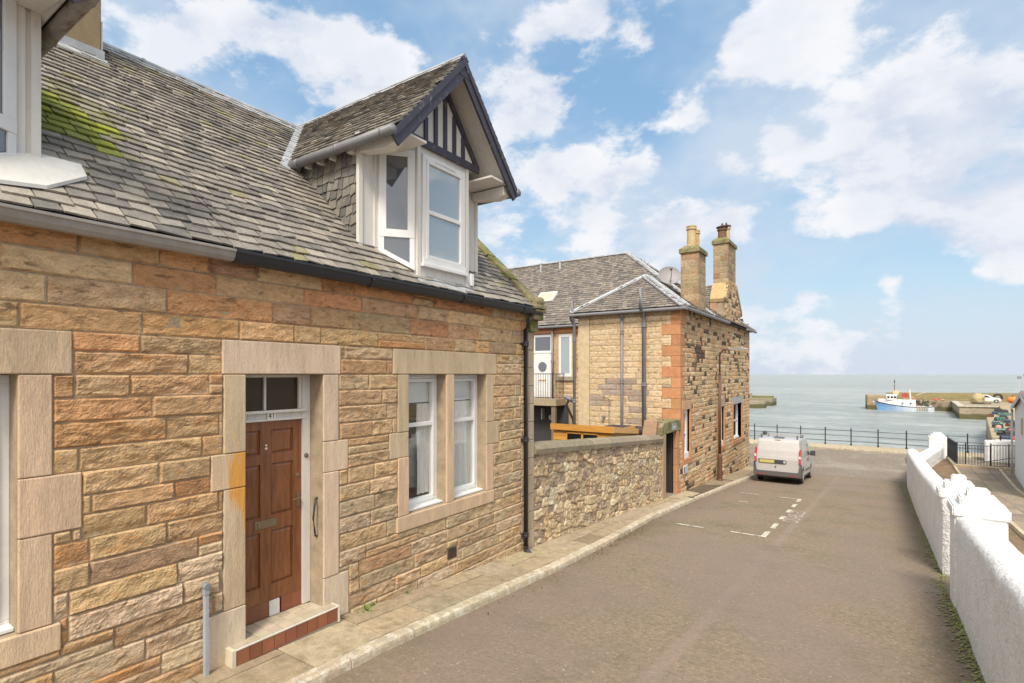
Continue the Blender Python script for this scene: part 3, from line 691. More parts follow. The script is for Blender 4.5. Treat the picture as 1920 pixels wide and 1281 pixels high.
dl = MB(); dbox(dl, 2.952, 3.853, -2.56, -.532, XD-.05, XD-.022)
for (a, b) in ((2.952, 3.06), (3.338, 3.47), (3.746, 3.853)): dbox(dl, a, b, -2.56, -.532, XD-.022, XD)
for (a, b) in ((3.06, 3.338), (3.47, 3.746)):
    for (c, d) in ((-2.56, -2.38), (-1.77, -1.60), (-1.01, -.90), (-.626, -.532)): dbox(dl, a, b, c, d, XD-.022, XD-.001)
    for (c, d) in ((-2.38, -1.77), (-1.60, -1.01), (-.90, -.626)):
        v = [(a+.04, c+.04), (b-.04, c+.04), (b-.04, d-.04), (a+.04, d-.04)]; u = [(a+.012, c+.012), (b-.012, c+.012), (b-.012, d-.012), (a+.012, d-.012)]
        vs = [(XD-.02, p, q) for p, q in u]+[(XD-.006, p, q) for p, q in v]
        dl.add(vs, [(4,5,6,7), (0,1,5,4), (1,2,6,5), (2,3,7,6), (3,0,4,7)])
door = dl.build('door', M['wood'], cott, bevel=.003)
hb_ = MB(); dbox(hb_, 3.785, 3.825, -1.56, -1.40, XD, XD+.008); hb_.tube([(XD, 3.805, -1.46), (XD+.05, 3.805, -1.46), (XD+.055, 3.70, -1.46)], .009, 8); hb_.build('door_handle', M['brass'], door)
lb = MB(); dbox(lb, 3.27, 3.53, -1.725, -1.635, XD, XD+.008); dbox(lb, 3.30, 3.50, -1.705, -1.655, XD+.008, XD+.014); lb.build('letterbox', M['brass'], door, bevel=.003)
kn = MB(); kn.lathe((XD, 3.80, -1.19), [(.025, 0), (.025, .008), (.01, .012)], 12, axis='x'); kn.build('lock', M['brass'], door)
kn = MB(); kn.lathe((XD, 3.405, -.80), [(.012, 0), (.012, .01), (.004, .014)], 10, (.7, .68, .6), axis='x'); kn.lathe((XD, 3.405, -.835), [(.015, 0), (.015, .01), (.004, .014)], 10, (.7, .68, .6), axis='x'); kn.build('knocker_mark', M['plain'], door)
kn = MB(); kn.lathe((-5.635, 3.90, -.97), [(.028, 0), (.026, .012), (.012, .02)], 14, (.12, .11, .10), axis='x'); kn.build('doorbell', M['plain'], fr)
def text(s, size, loc, rot, m, name, parent=None, ext=.001):
    cu = bpy.data.curves.new(name, 'FONT'); cu.body = s; cu.size = size; cu.extrude = ext; cu.align_x = 'CENTER'; cu.align_y = 'CENTER'
    o = bpy.data.objects.new(name, cu); sc.collection.objects.link(o); o.data.materials.append(m)
    dg = bpy.context.evaluated_depsgraph_get(); me = bpy.data.meshes.new_from_object(o.evaluated_get(dg)); bpy.data.objects.remove(o)
    ob = bpy.data.objects.new(name, me); sc.collection.objects.link(ob); ob.location = loc; ob.rotation_euler = rot
    if parent is not None: ob.parent = parent; ob.matrix_parent_inverse = offset_of(parent)
    return ob
M['ink'] = mat('ink', (.02, .02, .02), .6, .05)
np_ = MB(); dbox(np_, 3.40, 3.50, -.515, -.43, -5.638, -5.620, (.7, .68, .62)); npl = np_.build('number_plate', M['plain'], fr)
text('41', .085, (-5.6185, 3.45, -.472), (math.radians(90), 0, math.radians(90)), M['ink'], 'house_number', npl)
plinth = None
for i in range(7):
    a = 2.952+i*.129
    if i == 4: continue
    pl = MB(); dbox(pl, a, min(a+.127, 3.854), -2.738, -2.562, XD-.05, XD-.002-.001*(i % 2), vary((.24, .08, .042), .2)); plinth = pl.build('plinth_tile', M['tile'], cott)
gr = MB(); dbox(gr, 3.44, 3.565, -2.738, -2.565, XD-.04, XD+.002, (.25, .25, .24))
for i in range(9): dbox(gr, 3.442+i*.0145, 3.450+i*.0145, -2.735, -2.568, XD+.002, XD+.008, (.75, .75, .72))
for i in range(11): dbox(gr, 3.442, 3.563, -2.733+i*.016, -2.725+i*.016, XD+.002, XD+.0085, (.75, .75, .72))
gr.build('vent_grille', M['plain'], cott)
st = MB()
dbox(st, 2.84, 4.06, -3.1, -2.752, XD-.05, -5.262, (.45, .42, .36))
nt_ = 9; wt_ = 1.20/nt_
for i in range(nt_):
    a = 2.85+i*wt_
    dbox(st, a+.003, a+wt_-.003, -2.905, -2.757, -5.262, -5.244, vary((.27, .095, .05), .18))
    for j in range(3):
        x0_ = -5.66+j*.13
        if a < 3.01 and x0_ < -5.4 or a+wt_ > 3.97 and x0_ < -5.4: continue
        st.box(x0_+.003, x0_+.127, a+.003, a+wt_-.003, -2.752, -2.742, vary((.52, .44, .32), .1))
dbox(st, 2.84, 4.06, -2.755, -2.740, -5.262, -5.240, (.66, .62, .54)); dbox(st, 2.80, 2.842, -2.93, -2.738, -5.385, -5.24, (.62, .55, .42)); dbox(st, 4.058, 4.085, -2.93, -2.738, -5.38, -5.24, (.62, .57, .48))
st.build('doorstep', M['tile'], cott, bevel=.002)
# black grab handle on the reveal
gh = MB(); gh.tube([(-5.50, 3.955, -1.47), (-5.50, 3.93, -1.48), (-5.47, 3.90, -1.55), (-5.475, 3.885, -1.70), (-5.47, 3.90, -1.84), (-5.50, 3.93, -1.92), (-5.50, 3.957, -1.93)], .011, 8)
gh.build('grab_handle', M['blackiron'], cott, smooth=True)
# ================================================================ GROUND, ROAD, PAVEMENT
def struct(o): o['kind'] = 'structure'; return o
def sheet(name, m, xs, ys, zf, cols=None, wob=0):
    P = [(x, y, zf(x, y)+(wob*mn.noise(Vector((x*1.3, y*1.3, 3))) if wob else 0)) for y in ys for x in xs]
    return struct(gridmesh(np.array(P), len(xs), len(ys), name, m, None if cols is None else np.array(cols), None))
def road_extra(T, co, base, ns):
    s = T.nodes.new('ShaderNodeSeparateXYZ'); T.links.new(co.outputs['Object'], s.inputs[0])
    seam = mth('SUBTRACT', s.outputs[0], mth('ADD', mth('MULTIPLY', s.outputs[1], .02, tree=T), -2.02, tree=T), tree=T)
    seam = mth('ADD', seam, mth('MULTIPLY', mth('SUBTRACT', ns(3), .5, tree=T), .12, tree=T), tree=T)
    d = mth('ABSOLUTE', seam, tree=T)
    lim = mrange(s.outputs[1], 29.5, 30.5, .42, 0, T)
    base = mixc(mth('MULTIPLY', mrange(d, .03, .14, 1, 0, T), lim, tree=T), base, (.30, .225, .195), T)
    e = mth('MINIMUM', mth('ABSOLUTE', mth('SUBTRACT', s.outputs[0], 1.02, tree=T), tree=T), mth('ABSOLUTE', mth('ADD', s.outputs[0], 4.5, tree=T), tree=T), tree=T)
    e = mth('ADD', e, mth('MULTIPLY', mth('SUBTRACT', ns(2.2), .5, tree=T), .7, tree=T), tree=T)
    base = mixc(mrange(e, .0, .55, .55, 0, T), base, (.15, .115, .07), T)                    # silt and moss in the channels
    w = mrange(ns(.33), .44, .58, 0, .6, T); base = mixc(mrange(ns(.9, 7, .7), .52, .64, 0, .5, T), base, (.15, .125, .085), T)
    base = mixc(w, base, (.235, .178, .145), T)
    sp = mrange(ns(24, 2, .5), .66, .72, 0, .55, T); dk = mrange(ns(31, 2, .5), .62, .70, 0, .5, T); base = mixc(dk, base, (.13, .11, .085), T)
    return mixc(sp, base, (.42, .38, .33), T)
M['road'] = mat('road', (.235, .180, .124), .93, .26, 16, .8, 45, .015, fine=.24, stain=(.165, .145, .10), stain_scale=.7, stain_r=(.42, .7), stain_f=.6, extra=road_extra, spec=.3)
M['road2'] = mat('road2', (.22, .18, .14), .93, .25, 9, .6, 90, .012, fine=.30, stain=(.32, .275, .22), stain_scale=.4, stain_r=(.45, .7), stain_f=.8, spec=.3)
M['earth'] = mat('earth', (.13, .095, .06), .98, .3, 2, .8, 30, .03, fine=.3)
M['flag'] = mat('flag', None, .9, .22, 8, .7, 50, .010, fine=.22, stain=(.20, .15, .09), stain_scale=3.5, stain_r=(.48, .70), stain_f=.5, spec=.3)
M['kerbstone'] = mat('kerbstone', None, .9, .2, 7, .6, 40, .008, fine=.2, stain=(.60, .55, .46), stain_scale=6, stain_r=(.5, .6), stain_f=.75)
ys_ = [-30, -20, -10]+[-4+i*.5 for i in range(69)]
sheet('ground', M['earth'], [-90, -40, -12, -5.4, -4.4, 1, 5, 20, 60, 120], ys_+[34, 41.2], lambda x, y: G(y)-.13)
kx_y = [-40, 8, 10.5, 13.5, 18, 25, 31]; kx_x = [-4.45, -4.45, -4.55, -4.72, -4.72, -4.5, -4.5]
KX = lambda y: float(np.interp(y, kx_y, kx_x))
nx_ = 14
P = []; yr = [-30, -20, -10]+[-4+i*.5 for i in range(69)]
for y in yr:
    for i in range(nx_):
        t = i/(nx_-1); x = KX(y)-.02+(1.35-KX(y))*t
        P.append((x, y, G(y)-ROADD-.012*abs(2*t-1)**3+.004*mn.noise(Vector((x, y, 0)))))
struct(gridmesh(np.array(P), nx_, len(yr), 'road', M['road']))
sheet('harbour_road', M['road2'], [-90, -40, -20, -5, 0, 3.0, 9, 20, 60], [30.004, 33, 36, 38.9, 41.05], lambda x, y: (G(y) if y > 30.1 else G(30))-ROADD)
PAVC = [(.34, .27, .175), (.38, .30, .195), (.31, .245, .16), (.36, .29, .20), (.285, .225, .145), (.42, .34, .23)]
pv = MB(); y = -3.0
while y < 29.7:
    L_ = rnd.uniform(.62, .98) if y < 10 else rnd.uniform(1.2, 2.4); y1 = min(y+L_, 29.75)
    xk0, xk1 = KX(y)-.15, KX(y1)-.15
    spl = [0, 1] if (rnd.random() < .3 or y > 15.5) else [0, rnd.uniform(.35, .62), 1]
    for a, b in zip(spl[:-1], spl[1:]):
        g = .009; dz = rnd.uniform(-.004, .004); col = vary(rnd.choice(PAVC), .08)
        q = [(lerp((FX-.02,), (xk0,), a)[0]+g, y+g), (lerp((FX-.02,), (xk0,), b)[0]-g, y+g), (lerp((FX-.02,), (xk1,), b)[0]-g, y1-g), (lerp((FX-.02,), (xk1,), a)[0]+g, y1-g)]
        vs = [(p[0], p[1], G(p[1])-.1) for p in q]+[(p[0], p[1], G(p[1])+dz+rnd.uniform(-.002, .002)) for p in q]
        pv.add(vs, [(3,2,1,0),(4,5,6,7),(0,1,5,4),(1,2,6,5),(2,3,7,6),(3,0,4,7)], col)
    y = y1
pvo = struct(pv.build('pavement', M['flag'], bevel=.004, seg=1))
bed = MB()
for a, b in ((-4, 8), (8, 16), (16, 29.75)):
    bed.add([(FX-.05, a, G(a)-.014), (KX(a)-.1, a, G(a)-.014), (KX(b)-.1, b, G(b)-.014), (FX-.05, b, G(b)-.014)], [(0, 1, 2, 3)])
struct(bed.build('pavement_bed', M['earth']))
kb = MB(); y = -3.0
while y < 29.8:
    L_ = rnd.uniform(.75, 1.15); y1 = min(y+L_, 29.9); g = .006
    sec = [(-.15, -.14), (-.15, -.002), (-.035, 0), (-.008, -.018), (0, -.05), (.006, -.14)]
    n = 7; vs = []; jx = rnd.uniform(-.008, .008)
    for k in range(n+1):
        yy = y+g+(y1-y-2*g)*k/n
        for (dx, dz) in sec:
            vs.append((KX(yy)+dx+jx+.006*mn.noise(Vector((yy*5, dx*9, 1))), yy, G(yy)+dz+(.006*mn.noise(Vector((yy*6, dx*20, 5))) if dz > -.1 else 0)))
    m_ = len(sec); fs = [tuple(range(m_)), tuple(range((n+1)*m_-1, n*m_-1, -1))]
    for k in range(n):
        for i in range(m_-1): fs.append((k*m_+i, (k+1)*m_+i, (k+1)*m_+i+1, k*m_+i+1))
    kb.add(vs, fs, vary((.46, .38, .26), .12)); y = y1
struct(kb.build('kerb', M['kerbstone']))
# far pavement, its kerb and the sea wall below it
fp = MB(); x = -70
while x < 60:
    w = rnd.uniform(1.2, 1.9); fp.box(x+.004, x+w-.004, 41.22, 43.4, -4.97, -4.86+rnd.uniform(-.003, .003), vary((.46, .38, .26), .08)); x += w
struct(fp.build('harbour_pavement', M['flag']))
fk = MB(); x = -70
while x < 60: fk.box(x+.005, x+.94, 41.06, 41.21, -5.0, -4.855, vary((.40, .33, .22), .12)); x += .95
struct(fk.build('harbour_kerb', M['kerbstone'], bevel=.015))
# road markings (lines about 4 mm above the road)
M['paint'] = mat('paint', (.62, .58, .48), .85, .2, 6, .2, 60, .003, stain=(.22, .18, .14), stain_scale=11, stain_r=(.48, .60), stain_f=.8)
M['oldpaint'] = mat('oldpaint', (.50, .40, .34), .9, .2, 6, .2, 60, .003, stain=(.24, .18, .15), stain_scale=16, stain_r=(.50, .62), stain_f=.8)
mk = MB()
def mark(x0, x1, y0, y1):
    n = max(1, int((y1-y0)/.3))
    for k in range(n):
        a, b = y0+(y1-y0)*k/n, y0+(y1-y0)*(k+1)/n
        mk.add([(x0, a, G(a)-ROADD+.006), (x1, a, G(a)-ROADD+.006), (x1, b, G(b)-ROADD+.006), (x0, b, G(b)-ROADD+.006)], [(0, 1, 2, 3)])
mark(-4.08, -3.41, 13.24, 13.33); mark(-2.81, -2.16, 13.29, 13.39); mark(-2.16, -2.05, 13.30, 14.02)
for a, b in ((14.5, 15.25), (15.95, 16.55), (17.3, 17.9), (18.5, 19.15), (19.75, 20.44)): mark(-2.14, -2.03, a, b)
mark(-2.71, -2.14, 20.36, 20.45); mark(-3.97, -3.35, 20.34, 20.43); mark(-3.62, -3.35, 18.33, 18.41)
struct(mk.build('parking_bay_lines', M['paint']))
ym = 16.85; slope = math.atan2(G(18)-G(15.8), 2.2)
t = text('DISABLED', .46, (0, 0, 0), (0, 0, 0), M['oldpaint'], 'road_lettering', ext=.0005)
# lay the letters along the street, tops towards the kerb
me = t.data; wv_ = [v.co.x for v in me.vertices]; w0, w1_ = min(wv_), max(wv_)
for v in me.vertices:
    u_ = (v.co.x-w0)/(w1_-w0); yy = 15.75+2.15*u_; xx = -1.82-v.co.y*1.15; v.co = Vector((xx, yy, G(yy)-ROADD+.006+v.co.z))
struct(t)
ir = MB(); ir.box(-4.95, -4.75, 17.15, 17.35, G(17.3)-.02, G(17.25)+.006, (.06, .045, .04)); struct(ir.build('water_toby', M['plain']))

# leaf litter in the channel
lf = MB()
for k in range(620):
    yy = rnd.choice([rnd.gauss(11.2, 1.0), rnd.gauss(11.8, 2.2), rnd.uniform(5, 22)]); xx = KX(yy)+abs(rnd.gauss(0, .13))+.02; s = rnd.uniform(.006, .026)
    a = rnd.uniform(0, 6.3); zz = G(yy)-ROADD+.008; d1 = (math.cos(a)*s, math.sin(a)*s); d2 = (-math.sin(a)*s*.5, math.cos(a)*s*.5)
    lf.add([(xx-d1[0], yy-d1[1], zz), (xx+d2[0], yy+d2[1], zz+rnd.uniform(0, .012)), (xx+d1[0], yy+d1[1], zz+rnd.uniform(0, .015)), (xx-d2[0], yy-d2[1], zz)], [(0, 1, 2, 3)], vary(rnd.choice([(.14, .07, .03), (.22, .14, .06), (.09, .055, .03)]), .3))
tag(lf.build('leaf_litter', M['rough']), 'dead brown leaves and grit gathered in the kerb channel beside the rubble wall', 'leaf litter', kind='stuff')

# ================================================================ GARDEN RUBBLE WALL
gw = thing('rubble_wall', (-5.55, 12.3, G(12.3)), 'garden wall of mixed brown rubble with a rounded grey coping, beside the pavement', 'wall')
def rubble(P0, P1, zlo, zhi, x, res, cell=(.29, .19), seed=3):
    rs = np.random.RandomState(seed)
    nx = int((P1-P0)/res)+1; H = 2.05; ny = int(H/res)+1
    yy = np.linspace(P0, P1, nx); hh = np.linspace(-.12, 1.93-.12+.02, ny)
    Yg, Hg = np.meshgrid(yy, hh)
    seeds = []; j = 0; h = -.3
    while h < 2.3:
        ch = cell[1]*rs.uniform(.7, 1.25); p = P0-.5
        while p < P1+.5:
            cw = cell[0]*rs.uniform(.5, 1.35)
            if rs.rand() < .2:
                seeds.append((p+cw/2, h+ch*.25)); seeds.append((p+cw/2+.02, h+ch*.8))
            else: seeds.append((p+cw/2+rs.uniform(-.03, .03), h+ch/2+rs.uniform(-.035, .035)))
            p += cw
        h += ch
    S = np.array(seeds)
    # warp
    wy = np.array([[.035*mn.noise(Vector((a*3.2, b*3.2, 1)))+.015*mn.noise(Vector((a*10, b*10, 1))) for a in yy] for b in hh])
    wh = np.array([[.03*mn.noise(Vector((a*3.2, b*3.2, 7)))+.012*mn.noise(Vector((a*10, b*10, 8))) for a in yy] for b in hh])
    A = (Yg+wy).ravel(); B = (Hg+wh).ravel()
    d1 = np.full(A.shape, 9.); d2 = np.full(A.shape, 9.); i1 = np.zeros(A.shape, int)
    for k, (a, b) in enumerate(S):
        dx = np.abs(A-a); dy = np.abs(B-b)*1.35
        d = (dx**2.6+dy**2.6)**(1/2.6)
        m = d < d1; d2 = np.where(m, d1, np.minimum(d2, d)); i1 = np.where(m, k, i1); d1 = np.where(m, d, d1)
    edge = np.clip((d2-d1)/.035, 0, 1)
    amp = rs.uniform(.02, .06, len(S))[i1]; nz = np.array([mn.noise(Vector((a*9, b*13, 2)))+.6*mn.noise(Vector((a*22, b*25, 2))) for a, b in zip(A, B)])
    hgt = (edge**.5)*(amp+.016*nz)-.012
    pal = np.array([(.46, .35, .215), (.50, .39, .245), (.40, .30, .195), (.34, .255, .18), (.54, .43, .28), (.46, .33, .195), (.43, .345, .23), (.33, .255, .185)])
    cs = pal[rs.randint(0, len(pal), len(S))]*rs.uniform(.8, 1.2, (len(S), 1)); br = rs.rand(len(S)) < .05; cs[br] = np.array((.56, .50, .35))
    low = 1+.12*np.clip(1-Hg.ravel(), 0, 1)
    col = cs[i1]*low[:, None]*(1+.45*nz[:, None]); mort = np.array((.31, .245, .165)); e = np.clip((edge-.12)/.35, 0, 1)[:, None]
    col = col*e+mort*(1-e)
    base = np.interp(Yg.ravel(), GY, GZ)
    return np.stack([x+hgt, Yg.ravel(), base+Hg.ravel()], 1), nx, ny, np.clip(col, .03, .8)
Pn, nx, ny, col = rubble(YE+.004, 16.12, 0, 0, FX-.03, .017)
M['rubble'] = mat('rubble', None, .95, .15, 6, .8, 35, .012, fine=.18, spec=.2)
cw_ = MB()
for k in range(16):
    a = YE+.005+(16.12-YE)*k/16; b = YE+.005+(16.12-YE)*(k+1)/16
    cw_.add([(x, y_, G(y_)+h) for y_ in (a, b) for x, h in ((-5.78, -.3), (FX-.06, -.3), (FX-.06, 1.78), (-5.78, 1.78))], [(0, 1, 2, 3), (7, 6, 5, 4), (0, 4, 5, 1), (1, 5, 6, 2), (2, 6, 7, 3), (3, 7, 4, 0)])
cwo = cw_.build('wall_core', M['mortar'], gw)
gridmesh(Pn, nx, ny, 'rubble_face', M['rubble'], col, gw)
cp = MB(); y = YE+.006
while y < 16.1:
    y1 = min(y+rnd.uniform(.7, 1.2), 16.11); n = 5; sec = [(-5.82, 1.76), (-5.83, 1.86), (-5.74, 1.95), (-5.56, 1.985), (-5.40, 1.95), (-5.325, 1.86), (-5.34, 1.76)]; vs = []
    for k in range(n+1):
        yy = y+.004+(y1-y-.008)*k/n
        for x, h in sec: vs.append((x+.012*mn.noise(Vector((yy*4, x*5, 2))), yy, G(yy)+h+.014*mn.noise(Vector((yy*4, x*6, 9)))))
    m_ = 7; fs = [tuple(range(m_)), tuple(range((n+1)*m_-1, n*m_-1, -1))]+[(k*m_+i, (k+1)*m_+i, (k+1)*m_+(i+1) % m_, k*m_+(i+1) % m_) for k in range(n) for i in range(m_)]
    cp.add(vs, fs, vary((.27, .225, .16), .1)); y = y1
cp.build('coping', M['rubble'], gw)

# ================================================================ GATEWAY beside the wall
gy = thing('gateway', (-5.5, 17, G(17)), 'narrow stone doorway between the rubble wall and the corner of the far house', 'gateway')
zt_ = -1.86
a = MB(); a.frame(Vector((0, 0, 0)), Y, Z, X, 16.13, 16.42, G(17)-.2, zt_, -5.52, -5.36, (.36, .25, .15)); a.build('pillar', M['rough'], gy, bevel=.01)
for k, (h0, h1) in enumerate(((-4.1, -3.55), (-3.55, -3.0), (-3.0, -2.45), (-2.45, zt_))):
    a = MB(); a.frame(Vector((0, 0, 0)), Y, Z, X, 17.56, 17.80 if k % 2 else 17.97, h0+.004, h1-.004, -5.50, -5.37, vary((.46, .235, .115), .1)); a.build('pillar_stone', M['rough'], gy, bevel=.01)
a = MB(); a.prism([(-5.36, 16.02, zt_), (-5.36, 17.97, zt_), (-5.36, 17.97, -1.50), (-5.36, 16.25, -1.50), (-5.36, 16.02, -1.62)], (-.46, 0, 0), (.33, .27, .15)); a.build('lintel', M['moss_stone'], gy, bevel=.012)
a = MB(); a.prism([(-5.9, 15.75, -1.9), (-5.9, 16.12, -1.9), (-5.9, 16.12, -1.42), (-5.9, 15.95, -1.42)], (.42, 0, 0), (.30, .19, .12)); a.build('shoulder_stone', M['rough'], gy, bevel=.02)
a = MB(); a.box(-7.6, -5.53, 16.30, 16.41, G(17)-.2, zt_, (.03, .027, .025)); a.box(-7.6, -5.53, 17.53, 17.7, G(17)-.2, zt_, (.03, .027, .025)); a.box(-7.7, -7.6, 16.3, 17.7, -4.1, zt_, (.012, .012, .012)); a.box(-7.7, -5.53, 16.3, 17.7, zt_-.02, zt_+.08, (.05, .04, .04)); a.build('passage', M['rough'], gy)  # near-black wall colour paints in the darkness inside the doorway
a = MB(); a.box(-5.75, -5.36, 16.42, 17.56, G(17.5)-.1, G(17.5)+.015, (.26, .22, .17)); a.build('threshold', M['rough'], gy)
a = MB(); p0 = Vector((-5.68, 16.44, 0)); dn = Vector((-.45, .58, 0)).normalized(); nn = Vector((dn.y, -dn.x, 0))
a.frame(p0, dn, Z, nn, 0, .74, -3.86, zt_-.02, -.02, .02, (.085, .045, .035))
for k in range(7): a.frame(p0, dn, Z, nn, k*.106, k*.106+.1, -3.84, zt_-.04, .02, .027, (.095, .05, .038))
a.build('gate', M['plain'], gy)
sg = thing('wall_sign', (-5.36, 17.15, -1.68), 'small grey plate fixed on the stone lintel of the narrow doorway', 'sign')
a = MB(); a.frame(Vector((0, 0, 0)), Y, Z, X, 16.98, 17.42, -1.80, -1.58, -5.357, -5.338, (.24, .25, .26)); pnl = a.build('plate', M['plain'], sg)
a = MB(); a.frame(Vector((0, 0, 0)), Y, Z, X, 17.03, 17.36, -1.70, -1.67, -5.338, -5.334, (.55, .56, .56)); a.frame(Vector((0, 0, 0)), Y, Z, X, 17.03, 17.30, -1.755, -1.73, -5.338, -5.334, (.55, .56, .56)); a.build('lettering', M['plain'], sg)
sg = thing('wall_sign', (-5.34, 18.4, -3.2), 'small white notice board on the wall just right of the narrow doorway', 'sign')
a = MB(); a.frame(Vector((0, 0, 0)), Y, Z, X, 18.12, 18.62, -3.36, -3.10, -5.345, -5.325, (.66, .66, .64)); a.build('plate', M['plain'], sg)
a = MB(); a.frame(Vector((0, 0, 0)), Y, Z, X, 18.15, 18.27, -3.33, -3.15, -5.325, -5.321, (.12, .13, .15))
for q in (-3.17, -3.22, -3.27, -3.32): a.frame(Vector((0, 0, 0)), Y, Z, X, 18.31, 18.58, q-.012, q+.008, -5.325, -5.321, (.25, .3, .36))
a.build('lettering', M['plain'], sg)

# ================================================================ FAR HOUSE
fh = thing('harbour_house', (-7.3, 24, G(24)), 'large buff and orange sandstone house beyond the garden wall with two tall chimneys', 'house')
V = Vector
core_ = MB()
core_.box(-9.2, FX-.3, 18.03, 21.7, -4.4, 2.28); core_.box(-18, FX-.3, 21.7, 29.97, -5.3, 2.28)
wins = [(18.36, 19.12, -2.92, -1.22), (23.3, 24.3, -3.05, -1.38), (26.1, 28.0, -3.08, -1.38)]
rs = [(18.03, 29.97, -5.3, 2.28)]
for h in wins: rs = sub_rects(rs, h)
for r in rs: core_.box(FX-.3, FX-.02, *r)
core_.prism([(FX-.02, 24.72, 2.28), (FX-.02, 27.85, 2.28), (FX-.02, 27.85, 3.0), (FX-.02, 26.7, 4.1), (FX-.02, 25.1, 4.1), (FX-.02, 24.72, 3.4)], (-.4, 0, 0))
cobj = core_.build('wall_core', M['mortar'], fh)
fcol = lambda p, q: (vary(rnd.choice([(.36, .285, .235), (.33, .265, .215), (.38, .305, .25)]), .06) if (q < -.1 and q > -1.75 and rnd.random() < (.85 if (p < -7.3 and q > -1.1) else .3)) else vary(rnd.choice([(.60, .45, .275), (.57, .43, .26), (.63, .48, .31), (.59, .46, .30)]), .05))
lv = [2.24-i*.2 for i in range(34)]
fm = MB()
qh = []; zq = 2.22; k = 0; QB = []
while zq > -2.2:
    h = .36 if k else .52; w = .62 if k % 2 else .30
    QB.append((FX-w, zq-h, zq, k)); qh.append((FX-w, FX+1, zq-h, zq)); zq -= h; k += 1
masonry(lambda p, q: fm, V((0, 18.0, 0)), X, Z, -Y, -8.75, FX, lv, qh, fcol, (.38, .75), .012, .06, .005, 1.0, .0)
fm.build('front_stonework', M['ashlar'], cobj)
a = MB(); a.box(-9.22, -8.76, 17.99, 18.03, -4.3, 2.24, (.56, .43, .27)); a.build('dressed_strip', M['rough'], cobj)
sq = []
for (x0, z0, z1, k) in QB:
    sw = .26 if k % 2 else .5
    a = MB(); a.box(x0+.004, FX+.012, 17.985, 18.0+sw, z0+.004, z1-.004, vary((.47, .225, .105), .12)); a.build('quoin', M['rough'], cobj, bevel=.008)
    sq.append((17.9, 18.0+sw, z0, z1))
SIDE = [(.52, .38, .22), (.55, .385, .22), (.46, .335, .20), (.58, .44, .26), (.53, .32, .18), (.43, .335, .22), (.55, .36, .20)]
def scol(p, q):
    dark = .17 if q > -.6 else .08
    if rnd.random() < dark: return vary((.085, .07, .055), .4)
    if rnd.random() < .08: return vary((.58, .50, .34), .1)
    return vary(rnd.choice(SIDE), .14)
def ingable(p, q):
    if q < 2.25: return True
    if p < 24.65 or p > 27.85: return False
    if q > 4.2: return False
    lo = 24.65+max(0, (q-3.4))*(.4/.7); hi = 27.85-max(0, (q-3.0))*(1.15/1.1)
    return lo < p < hi
sm_ = MB()
sh = [(a-.18, b+.14, c-.2, d+.32) for a, b, c, d in wins]+sq
masonry(lambda p, q: sm_ if (ingable(p, q)) else None, V((FX, 0, 0)), Y, Z, X, 18.0, 30.0, [4.55-i*.165 for i in range(60)], sh, scol, (.18, .52), .02, .06, .006, 1.0, .18)
sm_.build('side_stonework', M['ashlar'], cobj)
a = MB(); a.prism([(x, 30.0, z) for x, z in ((FX, -5.2), (FX, 2.2), (-18, 2.2), (-18, -5.2))], (0, -.02, 0), (.4, .3, .18)); a.build('rear_wall', M['rough'], cobj)
red = (.46, .22, .10)
for i, (a0, b0, c0, d0) in enumerate(wins):
    o = V((0, 0, 0)); lc = (.34, .34, .34) if i == 2 else ((.48, .30, .17) if i == 0 else (.36, .29, .20))
    a = MB(); a.frame(o, Y, Z, X, a0-.17, b0+.13, d0, d0+.31, FX-.1, FX+.03, lc); a.build('lintel', M['rough'], cobj, bevel=.008)
    a = MB(); a.frame(o, Y, Z, X, a0-.17, b0+.13, c0-.19, c0, FX-.1, FX+.05, red); a.build('window_sill', M['rough'], cobj, bevel=.008)
    for (p0, p1) in ((a0-.17, a0), (b0, b0+.13)):
        a = MB(); a.frame(o, Y, Z, X, p0, p1, c0, d0, FX-.19, FX+.03, vary(red, .08)); a.build('jamb', M['rough'], cobj, bevel=.008)
    f = MB(); e = .07 if i == 2 else .15; rc = 0 if i == 2 else .09
    f.frame(o, Y, Z, X, a0, b0, d0-e, d0, FX-.26, FX-.17); f.frame(o, Y, Z, X, a0, b0, c0, c0+e*1.3, FX-.26, FX-.12)
    f.frame(o, Y, Z, X, a0, a0+e, c0, d0, FX-.26, FX-.171); f.frame(o, Y, Z, X, b0-e, b0, c0, d0, FX-.26, FX-.171)
    f.frame(o, Y, Z, X, a0+e, b0-e, (c0+d0)/2-.03, (c0+d0)/2+.03, FX-.26, FX-.185)
    if i == 2: f.frame(o, Y, Z, X, (a0+b0)/2-.035, (a0+b0)/2+.035, c0, d0, FX-.26, FX-.18)
    w = f.build('window', M['white'], cobj); g = MB(); g.frame(o, Y, Z, X, a0+e, b0-e, c0+e, d0-e, FX-.24, FX-.22); g.build('pane', M['dimglass'], w)
    if rc: w.location.x += rc
# wing face with upper door, window and balcony
wm = MB(); wy = 21.7
masonry(lambda p, q: wm, V((0, wy, 0)), X, Z, -Y, -15, -9.2, [1.9-i*.2 for i in range(36)], [(-13.5, -12.4, -1.15, 1.95), (-12.25, -11.2, -.2, 1.9), (-15, -11.4, -5.5, -1.3)], lambda p, q: vary(rnd.choice([(.58, .43, .26), (.54, .40, .245), (.60, .46, .30)]), .06), (.35, .7), .02, .07, .005, 1., 0)
wm.build('wing_stonework', M['ashlar'], cobj)
a = MB(); a.box(-15.5, -9.2, wy-.05, wy, 1.91, 2.22, (.46, .22, .10)); a.build('eaves_course', M['rough'], cobj)
